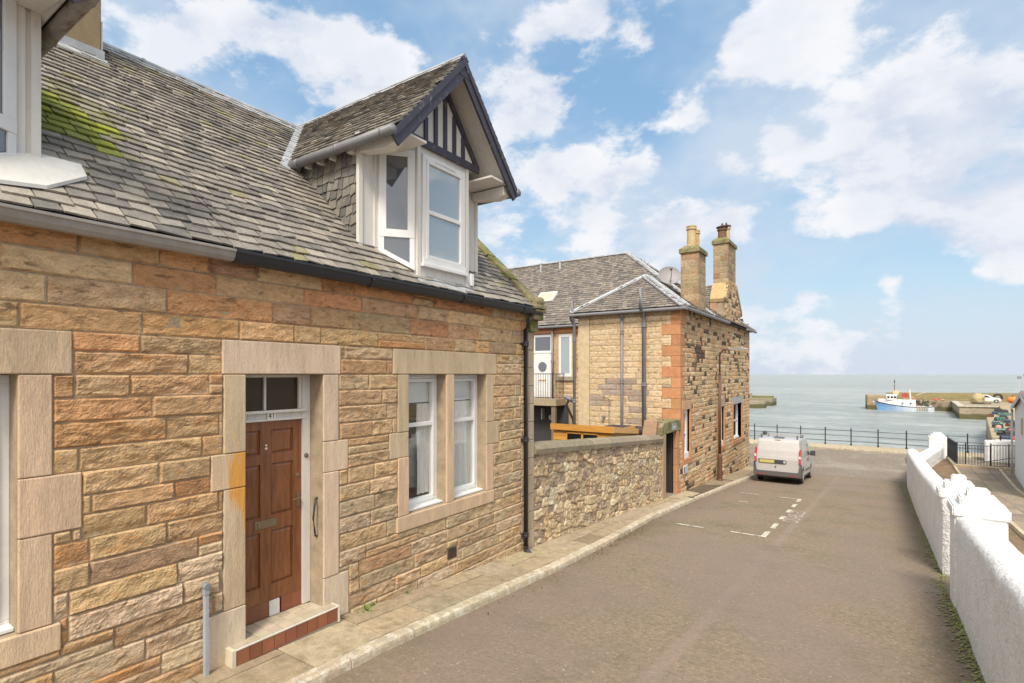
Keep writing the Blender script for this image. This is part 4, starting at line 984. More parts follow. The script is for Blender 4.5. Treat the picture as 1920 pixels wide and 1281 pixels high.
# door
a = MB(); dx0, dx1 = -13.45, -12.46
a.box(dx0, dx1, wy-.05, wy-.0, -1.15, 1.86); dr = a.build('upper_door', M['white'], cobj)
a = MB(); a.box(dx0+.08, dx1-.08, wy-.08, wy-.05, -1.1, .98); a.box(dx0, dx1, wy-.09, wy-.05, 1.0, 1.07); a.box(dx0+.2, dx1-.2, wy-.09, wy-.08, -1.0, -.2); a.build('door_leaf', M['white'], dr, bevel=.01)
a = MB(); a.box(dx0+.08, dx1-.08, wy-.062, wy-.05, 1.12, 1.76); a.build('fanlight', M['dimglass'], dr)
a = MB(); a.lathe((-12.95, wy-.08, .36), [(.23, 0), (.23, -.02), (.2, -.02)], 18, axis='y'); a.build('oval_light', M['dimglass'], dr)
a = MB(); a.box(-13.15, -12.75, wy-.1, wy-.08, -.32, -.25, (.5, .36, .1)); a.build('letterbox', M['plain'], dr)
a = MB(); a.box(-12.25, -12.10, wy-.06, wy, -.1, 1.9, (.46, .30, .16)); a.box(-11.42, -11.2, wy-.06, wy, -.1, 1.9, (.46, .34, .2)); a.box(-12.25, -11.3, wy-.1, wy, -.28, -.1, (.33, .28, .2)); a.build('window_surround', M['rough'], cobj)
a = MB()
for b in ((-12.1, -11.42, 1.72, 1.86), (-12.1, -11.42, -.1, .04), (-12.1, -11.98, .04, 1.72), (-11.54, -11.42, .04, 1.72)): a.box(b[0], b[1], wy-.05, wy, b[2], b[3])
w = a.build('window', M['white'], cobj); a = MB(); a.box(-11.98, -11.54, wy-.03, wy-.02, .04, 1.72); a.build('pane', M['paleglass'], w)
bx0, bx1, by0 = -15, -11.75, 20.75
a = MB(); a.box(bx0, bx1, by0, wy, -1.42, -1.12, (.36, .29, .19)); bal = a.build('balcony', M['rough'], cobj, bevel=.01)
a = MB(); a.tube([(bx0, by0+.06, 0.02), (bx1-.06, by0+.06, .02)], .02, 6); a.tube([(bx1-.06, by0+.06, .02), (bx1-.06, wy-.02, .02)], .02, 6); a.tube([(bx0, by0+.06, -1.04), (bx1-.06, by0+.06, -1.04)], .014, 6)
for k in range(26): a.tube([(bx1-.06-k*.125, by0+.06, -1.12), (bx1-.06-k*.125, by0+.06, .02)], .011, 5)
for k in range(1, 7): a.tube([(bx1-.06, by0+.06+k*.13, -1.12), (bx1-.06, by0+.06+k*.13, .02)], .011, 5)
a.build('balcony_railing', M['blackiron'], bal)
a = MB(); a.box(-15, -11.6, wy-.06, wy-.02, -4.6, -1.42, (.05, .045, .045)); a.box(bx1-.25, bx1-.05, by0+.05, by0+.2, -4.6, -1.42, (.2, .15, .1))  # dark sheet painted as the shade under the balcony, beside its post
a.build('recess_shade_and_post', M['rough'], cobj)
a = MB(); a.box(-12.9, -12.84, wy-.3, wy-.06, -2.1, -1.6, (.4, .4, .4)); a.lathe((-12.4, wy-.25, -2.0), [(.12, 0), (.12, .06)], 10, (.35, .33, .3), axis='y'); a.build('wall_lantern', M['plain'], cobj)
# pipes
def pipe_(pts, r, m, cl=()):
    a = MB(); a.tube(pts, r, 10); p = a.build('soil_pipe', m, cobj, smooth=True)
    for c in cl:
        b = MB(); b.lathe(c, [(r*1.02, -.07), (r*1.4, -.06), (r*1.4, -.02), (r*1.15, 0), (r*1.4, .02), (r*1.4, .06), (r*1.02, .07)], 10); b.build('collar', m, p)
pipe_([(-7.45, 17.93, 2.15), (-7.45, 17.93, -3.95)], .05, M['greyiron'], [(-7.45, 17.93, 1.5), (-7.45, 17.93, -.25), (-7.45, 17.93, -2.3)])
pipe_([(-6.62, 17.6, 2.95), (-6.62, 17.6, 2.3), (-6.62, 17.9, 2.05), (-6.62, 17.9, -3.95)], .07, M['greyiron'], [(-6.62, 17.9, 1.7), (-6.62, 17.9, -.35), (-6.62, 17.9, -2.4)])
pipe_([(-9.33, 17.75, 2.75), (-9.33, 17.75, 2.1), (-9.33, 17.9, 1.9), (-9.33, 17.9, -3.6)], .055, M['greyiron'], [(-9.33, 17.9, 1.3), (-9.33, 17.9, -1.0)])
pipe_([(-9.52, 17.95, 2.55), (-9.52, 17.95, 2.1), (-9.38, 17.95, 1.85)], .045, M['greyiron'])
pipe_([(-12.38, 21.55, 2.15), (-12.38, 21.55, -1.1)], .05, M['greyiron'], [(-12.38, 21.55, .6)])
pipe_([(-9.6, 17.98, -.95), (-10.0, 18.5, -1.2), (-10.6, 20.2, -1.9), (-10.9, 21.2, -3.2)], .05, M['greyiron'])
pipe_([(-9.45, 18.0, -1.0), (-9.75, 17.95, -.85)], .085, M['greyiron'])
a = MB(); a.tube([(-8.2, 17.95, -.80), (-7.95, 17.95, -.86), (-7.95, 17.95, -2.1)], .012, 6); a.lathe((-8.15, 17.99, -1.55), [(.05, 0), (.05, -.12), (.06, -.13)], 10, (.03, .03, .03), axis='y'); a.build('vent_pipe', M['greyiron'], cobj)
# roofs
RP = [(.20, .172, .148), (.165, .145, .128), (.235, .20, .172), (.14, .125, .114), (.215, .185, .150)]
def roof_plane(pts, e0=.19, w=(.2, .36), clip=None, th=.02):
    P = [V(p) for p in pts]; a = (P[1]-P[0]).normalized(); n = (P[1]-P[0]).cross(P[2]-P[0]).normalized()
    if n.z < 0: n = -n
    b = n.cross(a).normalized()
    if b.z < 0: b = -b
    U = [((p-P[0]).dot(a), (p-P[0]).dot(b)) for p in P]
    def ins(p, q):
        c = False; m = len(U)
        for i in range(m):
            x1, y1 = U[i]; x2, y2 = U[(i+1) % m]
            if (y1 > q) != (y2 > q) and p < (x2-x1)*(q-y1)/(y2-y1)+x1: c = not c
        if c and clip: return clip(P[0]+a*p+b*q)
        return c
    d = MB(); d.prism([tuple(p-n*.01) for p in pts_(P)], -n*.08); rf = d.build('roof', M['deck'], fh)
    s = MB(); slates(s, P[0], a, b, n, min(u[0] for u in U), max(u[0] for u in U), max(u[1] for u in U), ins, e0, e0*.85, w, .018, pal=RP, tilt=.045)
    s.build('slates', M['slate'], rf); return rf
pts_ = lambda P: P
A0 = (-18, 21.45, 2.25); A1 = (-5.2, 21.45, 2.25); AP = (-10.4, 25.8, 6.14); AQ = (-18, 25.8, 6.14)
r_main = roof_plane([A0, A1, AP, AQ])
roof_plane([(-5.2, 30.2, 2.25), A1, AP], clip=lambda w: True)
roof_plane([(-5.2, 30.2, 2.25), (-18, 30.2, 2.25), AQ, AP])
B0 = (-9.42, 17.78, 2.25); B1 = (-5.18, 17.78, 2.25); BP = (-7.3, 19.9, 3.76); BQ = (-7.3, 23.2, 3.76)
r_fr = roof_plane([B0, B1, BP], .16, (.16, .28)); roof_plane([B1, (-5.18, 24.2, 2.25), BQ, BP], .18); roof_plane([(-9.42, 23, 2.25), B0, BP, BQ], .18)
GP = (-5.85, 25.95, 4.15)
roof_plane([(-9.3, 24.35, 2.4), (-5.85, 24.35, 2.4), GP, (-9.3, 25.95, 4.15)], .17); roof_plane([(-5.85, 27.8, 2.4), (-9.3, 27.8, 2.4), (-9.3, 25.95, 4.15), GP], .17)
def hip(Ap, Bp, m=M['lead'], w=.15, name='hip_flashing', lift=.06):
    Ap, Bp = V(Ap), V(Bp); d = (Bp-Ap); L_ = d.length; d.normalize(); s = d.cross(Z).normalized(); n = s.cross(d).normalized()
    if n.z < 0: n = -n
    a = MB(); k = max(1, int(L_/1.1))
    for i in range(k): a.frame(Ap, d, s, n, i*L_/k, (i+1)*L_/k-.01, -w, w, lift-.05, lift+(i % 2)*.006)
    a.tube([tuple(Ap+n*(lift+.01)), tuple(Bp+n*(lift+.01))], .05, 8); a.build(name, m, r_main)
hip(A1, AP); hip((-5.2, 30.2, 2.25), AP); hip(B0, BP); hip(B1, BP, w=.2); hip(BP, BQ, w=.12, name='ridge'); hip(AP, AQ, w=.12, name='ridge')
# skylight and vents on the wing roof
nrm_ = V((0, -3.89, 4.35)).normalized(); bu = V((0, 4.35, 3.89)).normalized()
a = MB(); a.frame(V((-14.1, 21.45, 2.25)), X, bu, nrm_, 0, 1.0, 1.9, 2.7, .06, .16); sk = a.build('skylight', M['oldwhite'], r_main)
a = MB(); a.frame(V((-14.1, 21.45, 2.25)), X, bu, nrm_, .08, .92, 1.98, 2.62, .161, .166, (.5, .42, .33)); a.build('pane', M['plain'], sk)
for x in (-15.2, -14.0):
    a = MB(); a.tube([(x, 25.2, 5.5), (x, 25.2, 6.05)], .07, 8); a.tube([(x, 25.2, 6.05), (x, 25.2, 6.1)], .1, 8); a.build('roof_vent', M['lead'], r_main)
# eaves gutters
for p0, p1 in (((-9.45, 17.72, 2.19), (-5.12, 17.72, 2.19)), ((-5.12, 17.72, 2.19), (-5.12, 24.0, 2.19)), ((-18, 21.4, 2.19), (-9.4, 21.4, 2.19)), ((-5.12, 27.95, 2.19), (-5.12, 30.2, 2.19)), ((-9.45, 21.4, 2.19), (-9.45, 17.72, 2.19))):
    a = MB(); a.tube([p0, p1], .06, 10); a.build('gutter', M['greyiron'], fh)
# chimneys
def stack(x0, x1, y0, y1, z0, z1, pots, label, shoulder=False):
    c = MB(); c.box(x0+.005, x1-.024, y0+.024, y1-.005, z0, z1)
    o = c.build('chimney', M['mortar'], fh, label=label); m = MB()
    cf = lambda p, q: vary(rnd.choice([(.30, .24, .15), (.34, .27, .17), (.24, .20, .13), (.37, .28, .18), (.28, .18, .11)]), .12)
    lv = [z1-.18-i*.26 for i in range(int((z1-z0)/.26)+1)]
    masonry(lambda p, q: m, V((0, y0+.02, 0)), X, Z, -Y, x0, x1, lv, [], cf, (.3, .6), .012, .09, .004, .6, 0)
    masonry(lambda p, q: m, V((x1-.02, 0, 0)), Y, Z, X, y0, y1, lv, [], cf, (.3, .6), .014, .09, .004, .6, 0)
    m.build('stack_stonework', M['ashlar'], o)
    c = MB(); w = .05
    c.add([(x0-w, y0-w, z1-.18), (x1+w, y0-w, z1-.18), (x1+w, y1+w, z1-.18), (x0-w, y1+w, z1-.18), (x0-w, y0-w, z1-.02), (x1+w, y0-w, z1-.02), (x1+w, y1+w, z1-.02), (x0-w, y1+w, z1-.02), (x0+.1, y0+.1, z1+.12), (x1-.1, y0+.1, z1+.12), (x1-.1, y1-.1, z1+.12), (x0+.1, y1-.1, z1+.12)],
          [(3,2,1,0),(0,1,5,4),(1,2,6,5),(2,3,7,6),(3,0,4,7),(4,5,9,8),(5,6,10,9),(6,7,11,10),(7,4,8,11),(8,9,10,11)], (.27, .235, .15))
    c.build('chimney_cap', M['moss_stone'], o, bevel=.015)
    for (x, y, r, h, cc, cowl) in pots:
        p = MB(); p.lathe((x, y, z1+.08), [(r*1.1, 0), (r, .05), (r*.92, h-.14), (r*1.15, h-.13), (r*1.15, h-.08), (r*.98, h-.07), (r*1.12, h-.02), (r*1.1, h), (r*.8, h)], 14, cc)
        if cowl: p.lathe((x, y, z1+.08+h), [(r*1.3, 0), (r*1.35, .03), (r*.3, .1), (r*.15, .2)], 10, (.09, .05, .03))
        p.build('chimney_pot', M['rough'], o)
    return o
stack(-6.08, FX, 20.3, 21.35, 1.6, 4.75, [(-5.74, 20.55, .17, .78, (.50, .37, .19), False), (-5.72, 21.05, .15, .72, (.46, .33, .17), False)], 'nearer chimney stack with two buff pots')
c2 = stack(-6.05, FX+.01, 25.1, 26.7, 2.3, 6.05, [(-5.74, 25.5, .2, .55, (.16, .09, .06), True), (-5.72, 26.2, .17, .75, (.50, .38, .20), True)], 'farther chimney stack rising from the street gable')
a = MB(); a.prism([(-6.08, 24.68, 3.2), (-6.08, 24.62, 3.36), (-6.08, 25.08, 4.12), (-6.08, 25.08, 3.9)], (.70, 0, 0), (.46, .33, .16)); a.build('gable_skew', M['rough'], fh, bevel=.02)
a = MB(); a.prism([(-6.1, 27.95, 2.8), (-6.1, 27.95, 3.02), (-6.1, 26.72, 4.2), (-6.1, 26.72, 3.95)], (.75, 0, 0), (.33, .27, .18)); a.build('gable_skew', M['rough'], fh, bevel=.02)
a = MB(); a.box(-6.08, FX-.41, 24.70, 25.2, 1.9, 3.5, (.42, .24, .13)); a.build('gablet_cheek', M['rough'], fh)
# satellite dish
ds = thing('satellite_dish', (-6.5, 20.25, 3.7), 'round grey satellite dish beside the nearer tall chimney', 'satellite dish', local=True)
ds.rotation_euler = (math.radians(62), 0, math.radians(28))
a = MB(); R_ = .42
prof = [(R_*k/8, .14*(k/8)**2) for k in range(1, 9)]
a.lathe((0, 0, 0), prof+[(R_, .16), (R_*.96, .15)]+[(R_*k/8, .14*(k/8)**2+.012) for k in range(7, 0, -1)], 28, (.27, .26, .26)); a.build('dish', M['plain'], ds, smooth=True)
a = MB(); a.tube([(0, -.38, .1), (0, -.2, .42), (0, -.02, .52)], .014, 6, (.1, .1, .1)); a.lathe((0, 0, .48), [(.05, 0), (.05, .12)], 10, (.15, .15, .15)); a.build('feed_arm', M['plain'], ds)
a = MB(); a.tube([(0, 0, 0), (0, 0, -.12), (.25, .05, -.2)], .025, 8, (.2, .2, .2)); a.build('bracket', M['plain'], ds)

# ================================================================ SHED
sd_ = thing('garden_shed', (-7, 14.8, G(14.8)), 'orange-stained timber shed with two dark windows behind the rubble wall', 'shed')
M['shedwood'] = mat('shedwood', None, .7, .18, 3, .2, 30, .004, (1, 1, 8), stain=(.42, .20, .05), stain_scale=4, stain_f=.4)
oc = (.62, .30, .055)
sx0, sx1, sy0, sy1 = -8.0, -6.1, 14.0, 15.75; zt0 = -1.53; zt1 = -1.72; zb_ = -3.9
a = MB(); k = zb_
a.prism([(sx0+.03, sy0+.02, zb_), (sx1-.03, sy0+.02, zb_), (sx1-.03, sy0+.02, zt0-.02), (sx0+.03, sy0+.02, zt0-.02)], (0, .03, 0), oc)
a.box(sx1-.05, sx1-.03, sy0+.04, sy1, zb_, zt1-.02, oc); a.box(sx0+.03, sx0+.05, sy0+.04, sy1, zb_, zt1-.02, oc); a.box(sx0+.03, sx1-.03, sy1-.03, sy1, zb_, zt1-.02, oc)
k = 0; z = zt0-.16
while z > zb_:
    a.box(sx0, sx1, sy0-.006, sy0+.02, z+.006, z+.13, vary(oc, .1)); a.box(sx1-.03, sx1-.008, sy0+.03, sy1, z+.006-.02, z+.11, vary(lerp(oc, (.55, .36, .15), .5), .1)); z -= .135
body = a.build('cladding', M['shedwood'], sd_)
a = MB(); a.prism([(sx0-.06, sy0-.07, zt0+.02), (sx1+.07, sy0-.07, zt0+.02), (sx1+.07, sy1+.06, zt1), (sx0-.06, sy1+.06, zt1)], (0, 0, .035), (.14, .12, .10)); a.build('roof', M['rough'], sd_)
a = MB(); a.box(sx0-.06, sx1+.07, sy0-.09, sy0-.071, zt0-.12, zt0+.06, vary((.58, .27, .05), .05)); a.prism([(sx1+.071, sy0-.09, zt0-.11), (sx1+.071, sy0-.09, zt0+.06), (sx1+.071, sy1+.06, zt1+.04), (sx1+.071, sy1+.06, zt1-.11)], (.018, 0, 0), (.55, .33, .13)); a.build('fascia', M['shedwood'], sd_)
for x in (-7.52, -7.0):
    a = MB(); a.box(x, x+.46, sy0-.025, sy0-.012, -2.4, -1.74); f = a.build('window', M['blackglass'], sd_)
    a = MB()
    for b in ((x-.03, x, -2.4, -1.72), (x+.46, x+.49, -2.4, -1.72), (x-.03, x+.49, -1.74, -1.70)): a.box(b[0], b[1], sy0-.035, sy0-.008, b[2], b[3], oc)
    a.build('window_frame', M['shedwood'], f)

# ================================================================ STREET LAMP
M['brownpaint'] = mat('brownpaint', (.115, .055, .030), .5, .15, 5, .1, 30, .003)
lp = thing('street_lamp', (-5.17, 22.55, G(22.55)), 'slim brown street lamp with a short arm standing against the far stone house', 'street lamp', local=True)
a = MB(); a.lathe((0, 0, 0), [(.12, 0), (.12, .04), (.105, .06), (.10, .98), (.075, 1.05), (.06, 1.08)], 14); a.build('base', M['brownpaint'], lp, smooth=False)
a = MB(); a.tube([(0, 0, 1.05), (0, 0, 4.3)], [.06, .052], 12); a.tube([(0, 0, 4.28), (0, 0, 4.35)], [.06, .045], 12)
a.tube([(0, 0, 4.3), (0, 0, 5.0), (.03, 0, 5.14), (.10, 0, 5.24), (.22, 0, 5.29), (.42, 0, 5.3)], .034, 10); a.build('pole', M['brownpaint'], lp, smooth=True)
a = MB(); a.add([(.34, -.05, 5.27), (.34, .05, 5.27), (1.06, .12, 5.26), (1.06, -.12, 5.26), (.34, -.05, 5.33), (.34, .05, 5.33), (1.04, .10, 5.31), (1.04, -.10, 5.31), (.7, -.11, 5.37), (.7, .11, 5.37)],
      [(0, 1, 2, 3), (4, 8, 9, 5), (8, 7, 6, 9), (0, 3, 7, 8, 4), (1, 5, 9, 6, 2), (0, 4, 5, 1), (3, 2, 6, 7)], (.36, .36, .36)); a.build('lantern', M['plain'], lp, bevel=.012)

# grey conduit post on the near wall
cd = thing('conduit_post', (-5.32, 2.59, G(2.6)), 'pale grey metal conduit standing against the near wall left of the doorstep', 'pipe')
a = MB(); a.box(-5.345, -5.30, 2.57, 2.612, G(2.6)-.02, -2.10, (.36, .38, .42)); a.build('conduit', M['plain'], cd, bevel=.006)
a = MB(); a.lathe((-5.36, 2.59, -2.04), [(.03, 0), (.035, .01), (.035, .06), (.03, .07)], 10, (.2, .21, .23), axis='x'); a.box(-5.35, -5.295, 2.565, 2.615, -2.12, -2.02, (.30, .31, .34)); a.build('end_fitting', M['plain'], cd, bevel=.005)
# ================================================================ WHITE GARDEN WALLS
M['whitewash'] = mat('whitewash', (.82, .815, .80), .9, .09, 3, 1.0, 26, .035, stain=(.55, .51, .45), stain_scale=3.4, stain_r=(.56, .76), stain_f=.5, fine=.12, spec=.25)
def roughwall(name, path, sec, parent, m, hs=None, step=.09, amp=.02, cell=.07):
    """section (offset to the right of the path, height above ground) swept along a path that follows the slope"""
    pts = [V((x, y, 0)) for x, y in path]; out = []; acc_ = [0]
    for a, b in zip(pts[:-1], pts[1:]): acc_.append(acc_[-1]+(b-a).length)
    n = max(2, int(acc_[-1]/step)); S2 = []
    for (a, b) in zip(sec[:-1], sec[1:]):
        k = max(1, int(math.hypot(b[0]-a[0], b[1]-a[1])/cell))
        S2 += [(a[0]+(b[0]-a[0])*i/k, a[1]+(b[1]-a[1])*i/k) for i in range(k)]
    S2.append(sec[-1]); P = []; ms = len(S2)
    for k in range(n+1):
        s = acc_[-1]*k/n; j = max(i for i in range(len(acc_)) if acc_[i] <= s+1e-9); j = min(j, len(pts)-2)
        d = (pts[j+1]-pts[j]).normalized(); c = pts[j]+d*(s-acc_[j]); r = V((d.y, -d.x, 0)); sc_ = 1 if hs is None else float(np.interp(c.y, *hs))
        for o, h in S2:
            w = V((c.x*1.0+o, c.y, h)); q = amp*(mn.noise(w*2.2)+.6*mn.noise(w*6)); p = c+r*(o+q)
            hh = h*(sc_ if h > .2 else 1)
            P.append((p.x, p.y, G(c.y)+hh+(q*.8 if h > .3 else 0)))
    fs = []
    for k in range(n):
        for i in range(ms-1): fs.append((k*ms+i, k*ms+i+1, (k+1)*ms+i+1, (k+1)*ms+i))
    fs.append(tuple(range(ms-1, -1, -1))); fs.append(tuple(range(n*ms, (n+1)*ms)))
    a = MB(); a.add(P, fs); return a.build(name, m, parent, smooth=True)
WS = [(0, -.35), (0, .0), (.0, 1.20), (.012, 1.25), (.05, 1.29), (.16, 1.33), (.24, 1.33), (.44, 1.18), (.49, 1.12), (.50, 1.05), (.50, -.3)]
ww = thing('white_wall', (1.3, 5, G(5)), 'whitewashed roughcast garden wall filling the bottom right corner, nearer of the two', 'wall', 'whitewashed garden walls')
roughwall('wall', [(.86, -6), (.98, 7.5), (1.02, 11.1)], WS, ww, M['whitewash'], step=.07, amp=.009)
def rbox(x0, x1, y0, y1, z0, z1, name, par, cell=.08, amp=.007, taper=0):
    P = []; F_ = []
    a = MB()
    bm = bmesh.new(); bmesh.ops.create_cube(bm, size=1)
    for v in bm.verts:
        k = 1-taper if v.co.z > 0 else 1
        v.co = V(((x0+x1)/2+v.co.x*(x1-x0)*k, (y0+y1)/2+v.co.y*(y1-y0)*k, (z0+z1)/2+v.co.z*(z1-z0)))
    bmesh.ops.bevel(bm, geom=bm.edges[:], offset=.022, segments=2, affect='EDGES')
    cuts = max(1, int(max(x1-x0, y1-y0)/cell/2)); bmesh.ops.subdivide_edges(bm, edges=[e for e in bm.edges if e.calc_length() > .12], cuts=cuts, use_grid_fill=True)
    for v in bm.verts:
        w = v.co*3.1; v.co += V((mn.noise(w), mn.noise(w+V((9, 0, 0))), mn.noise(w+V((0, 9, 0)))))*amp
    bm.verts.index_update(); a.add([tuple(v.co) for v in bm.verts], [tuple(v.index for v in f.verts) for f in bm.faces]); bm.free()
    o = a.build(name, M['whitewash'], par, smooth=True); o.data.set_sharp_from_angle(angle=math.radians(30)); return o
def pier(cx, cy, par, h0, hs_, w0=.44, dy=1.0, wb=.36):
    g = G(cy); z = g+h0; w = w0
    rbox(cx-wb, cx+wb, cy-wb*dy, cy+wb*dy, g-.2, z, 'pier', par)
    for k, h in enumerate(hs_):
        rbox(cx-w, cx+w, cy-w*dy, cy+w*dy, z-.03, z+h, 'pier_cap', par); z += h; w -= .10
pier(1.29, 10.62, ww, 1.34, (.13, .12, .12), .33, wb=.30)
wf_ = thing('white_wall', (1.3, 22, G(22)), 'long whitewashed roughcast garden wall running down towards the harbour road, farther of the two', 'wall', 'whitewashed garden walls')
roughwall('wall', [(1.03, 12.5), (1.05, 20), (1.14, 28), (1.22, 30), (1.5, 32.5), (2.0, 35.5), (2.6, 38.5), (2.85, 40.1)], WS, wf_, M['whitewash'], hs=([12, 26, 29.9, 30.5, 38, 41], [1, 1.06, 1.10, .62, .56, .55]), step=.12, amp=.009)
pier(1.30, 12.95, wf_, 1.34, (.13, .13, .12), .31, wb=.28)
pier(3.1, 40.55, wf_, 1.0, (.16, .12, .10), .42, wb=.42)
a = MB(); a.box(1.20, 1.30, 11.12, 11.18, G(11.2)+1.02, G(11.2)+1.12, (.05, .05, .05)); a.tube([(1.22, 11.15, G(11.2)+1.07), (1.05, 11.3, G(11.2)+1.08)], .018, 8, (.06, .05, .05)); a.build('gate_latch', M['plain'], ww)
# weeds at the foot of the white walls and on the pavement edge
wd = MB()
def weed(x, y, s, n, z, c=(.20, .27, .04)):
    for k in range(n):
        a_ = rnd.uniform(0, 6.28); l = s*rnd.uniform(.4, 1); t_ = rnd.uniform(.15, 1.2); w = l*rnd.uniform(.2, .4)
        bx, by = x+rnd.gauss(0, s*.5), y+rnd.gauss(0, s*.8); d = V((math.cos(a_)*math.cos(t_), math.sin(a_)*math.cos(t_), math.sin(t_))); p = V((bx, by, z)); q = d.cross(Z).normalized()*w
        wd.add([tuple(p), tuple(p+d*l*.5+q), tuple(p+d*l), tuple(p+d*l*.5-q)], [(0, 1, 2, 3)], vary(rnd.choice([c, (.24, .28, .05), (.15, .20, .04)]), .25))
for k in range(120):
    y = rnd.choice([rnd.uniform(6, 9.8), rnd.uniform(5, 30), rnd.gauss(14, 1.6)])
    x = 1.0 if y < 12 else 1.05; weed(x-abs(rnd.gauss(0, .035))-.01, y, rnd.uniform(.015, .055), rnd.randint(5, 14), G(y)-ROADD)
for k in range(2200):   # moss cushions
    y = rnd.uniform(12.6, 29) if rnd.random() < .6 else rnd.uniform(5, 12); x = (1.0 if y < 12 else 1.04)-abs(rnd.gauss(0, .09)); s = rnd.uniform(.008, .028)
    wd.add([(x-s, y-s, G(y)-ROADD+.002), (x+s*.4, y-s, G(y)-ROADD+.012), (x+s, y+s, G(y)-ROADD+.014), (x-s*.4, y+s, G(y)-ROADD+.003)], [(0, 1, 2, 3)], vary((.21, .20, .06), .3))
weed(-5.33, 4.55, .07, 26, G(4.5), (.14, .22, .03)); weed(-5.36, 5.3, .045, 14, G(5.3))
M['leaf'] = mat('leaf', None, .7, .1, 9, 0)
tag(wd.build('weeds', M['leaf']), 'green weeds and moss growing along the foot of the white walls', 'weeds', kind='stuff')

# ================================================================ GARDEN ON THE RIGHT
sheet('garden_soil', mat('soil', (.20, .135, .075), .98, .3, 3, .9, 22, .03, fine=.35, stain=(.10, .075, .05), stain_scale=2.5, stain_f=.7), [1.5, 1.8, 2.2, 2.6, 3.0, 3.5], [-6+i*.5 for i in range(91)], lambda x, y: G(y)-.02+.03*mn.noise(V((x*2, y*2, 0))))
gp = MB(); y = -5.0
while y < 36:
    x = 3.02+.5*(y-17)/19
    for j in range(4):
        w = .62; gp.add([(x+.006, y+.006, G(y)+.0), (x+w-.006, y+.006, G(y)), (x+w-.006, y+.894, G(y+.9)), (x+.006, y+.894, G(y+.9)), (x+.006, y+.006, G(y)+.03), (x+w-.006, y+.006, G(y)+.03), (x+w-.006, y+.894, G(y+.9)+.03), (x+.006, y+.894, G(y+.9)+.03)], [(4,5,6,7),(0,1,5,4),(1,2,6,5),(2,3,7,6),(3,0,4,7)], vary(rnd.choice([(.27, .215, .155), (.31, .25, .18), (.235, .19, .145)]), .1)); x += w
    y += .9
struct(gp.build('garden_path', M['flag']))
ed = MB()
for x00, x01, ya, yb in ((2.90, 3.42, 15, 36.2), (4.62, 5.2, 27, 36.2)):
    n = int((yb-ya)/.9)
    for k in range(n):
        a0 = ya+(yb-ya)*k/n+.01; a1 = ya+(yb-ya)*(k+1)/n-.01; xa = x00+(x01-x00)*(a0-ya)/(yb-ya); xb_ = x00+(x01-x00)*(a1-ya)/(yb-ya)
        ed.add([(xa, a0, G(a0)-.1), (xa+.1, a0, G(a0)-.1), (xb_+.1, a1, G(a1)-.1), (xb_, a1, G(a1)-.1), (xa, a0, G(a0)+.09), (xa+.1, a0, G(a0)+.09), (xb_+.1, a1, G(a1)+.09), (xb_, a1, G(a1)+.09)], [(4,5,6,7),(0,1,5,4),(1,2,6,5),(2,3,7,6),(3,0,4,7)], vary((.46, .37, .22), .1))
ed.box(3.5, 6.4, 36.2, 36.5, -4.95, -4.72, (.40, .31, .18)); ed.box(3.45, 3.6, 36.5, 40, -4.95, -4.76, (.44, .35, .21))
struct(ed.build('path_edging', M['kerbstone'], bevel=.012))
# black garden railing
rl = thing('garden_railing', (3.6, 36.6, -4.75), 'black metal garden railing with a gate at the end of the garden path', 'railing')
def rail_run(p, q, z0, z1, nb, name, par, post=.03, rb_=.012):
    p, q = V((*p, 0)), V((*q, 0)); a = MB()
    a.tube([(p.x, p.y, z1), (q.x, q.y, z1)], .022, 6); a.tube([(p.x, p.y, z0+.1), (q.x, q.y, z0+.1)], .018, 6)
    for k in range(nb+1): c = p.lerp(q, k/nb); a.tube([(c.x, c.y, z0+.1), (c.x, c.y, z1)], rb_, 4)
    return a.build(name, M['blackiron'], par)
def post(x, y, z0, z1, par, r=.03, knob=False, name='post'):
    a = MB(); a.tube([(x, y, z0), (x, y, z1)], r, 8)
    if knob: a.sphere((x, y, z1+.03), .045, 8, 6); a.lathe((x, y, z0), [(.07, 0), (.045, .1), (r, .16)], 8)
    return a.build(name, M['blackiron'], par)
rail_run((3.5, 39.6), (3.6, 36.45), -4.82, -3.62, 20, 'rail_panel', rl)
rail_run((3.6, 36.45), (4.95, 36.75), -4.85, -3.72, 11, 'gate', rl)
rail_run((5.0, 36.76), (6.4, 37.1), -4.85, -3.66, 12, 'rail_panel', rl)
for x, y in ((3.6, 36.42), (3.5, 39.65), (3.95, 36.5), (4.98, 36.76), (5.7, 36.93)): post(x, y, -4.9, -3.58, rl, .028)
a = MB(); a.tube([(4.4, 36.4, -4.6), (6.3, 36.6, -4.1)], .02, 6); a.build('brace', M['blackiron'], rl)
lw = thing('white_pier', (5.6, 40.5, -4.86), 'low white wall end behind the black garden railing near the promenade', 'wall')
rbox(5.2, 6.6, 40.0, 40.5, -4.95, -3.75, 'wall', lw)
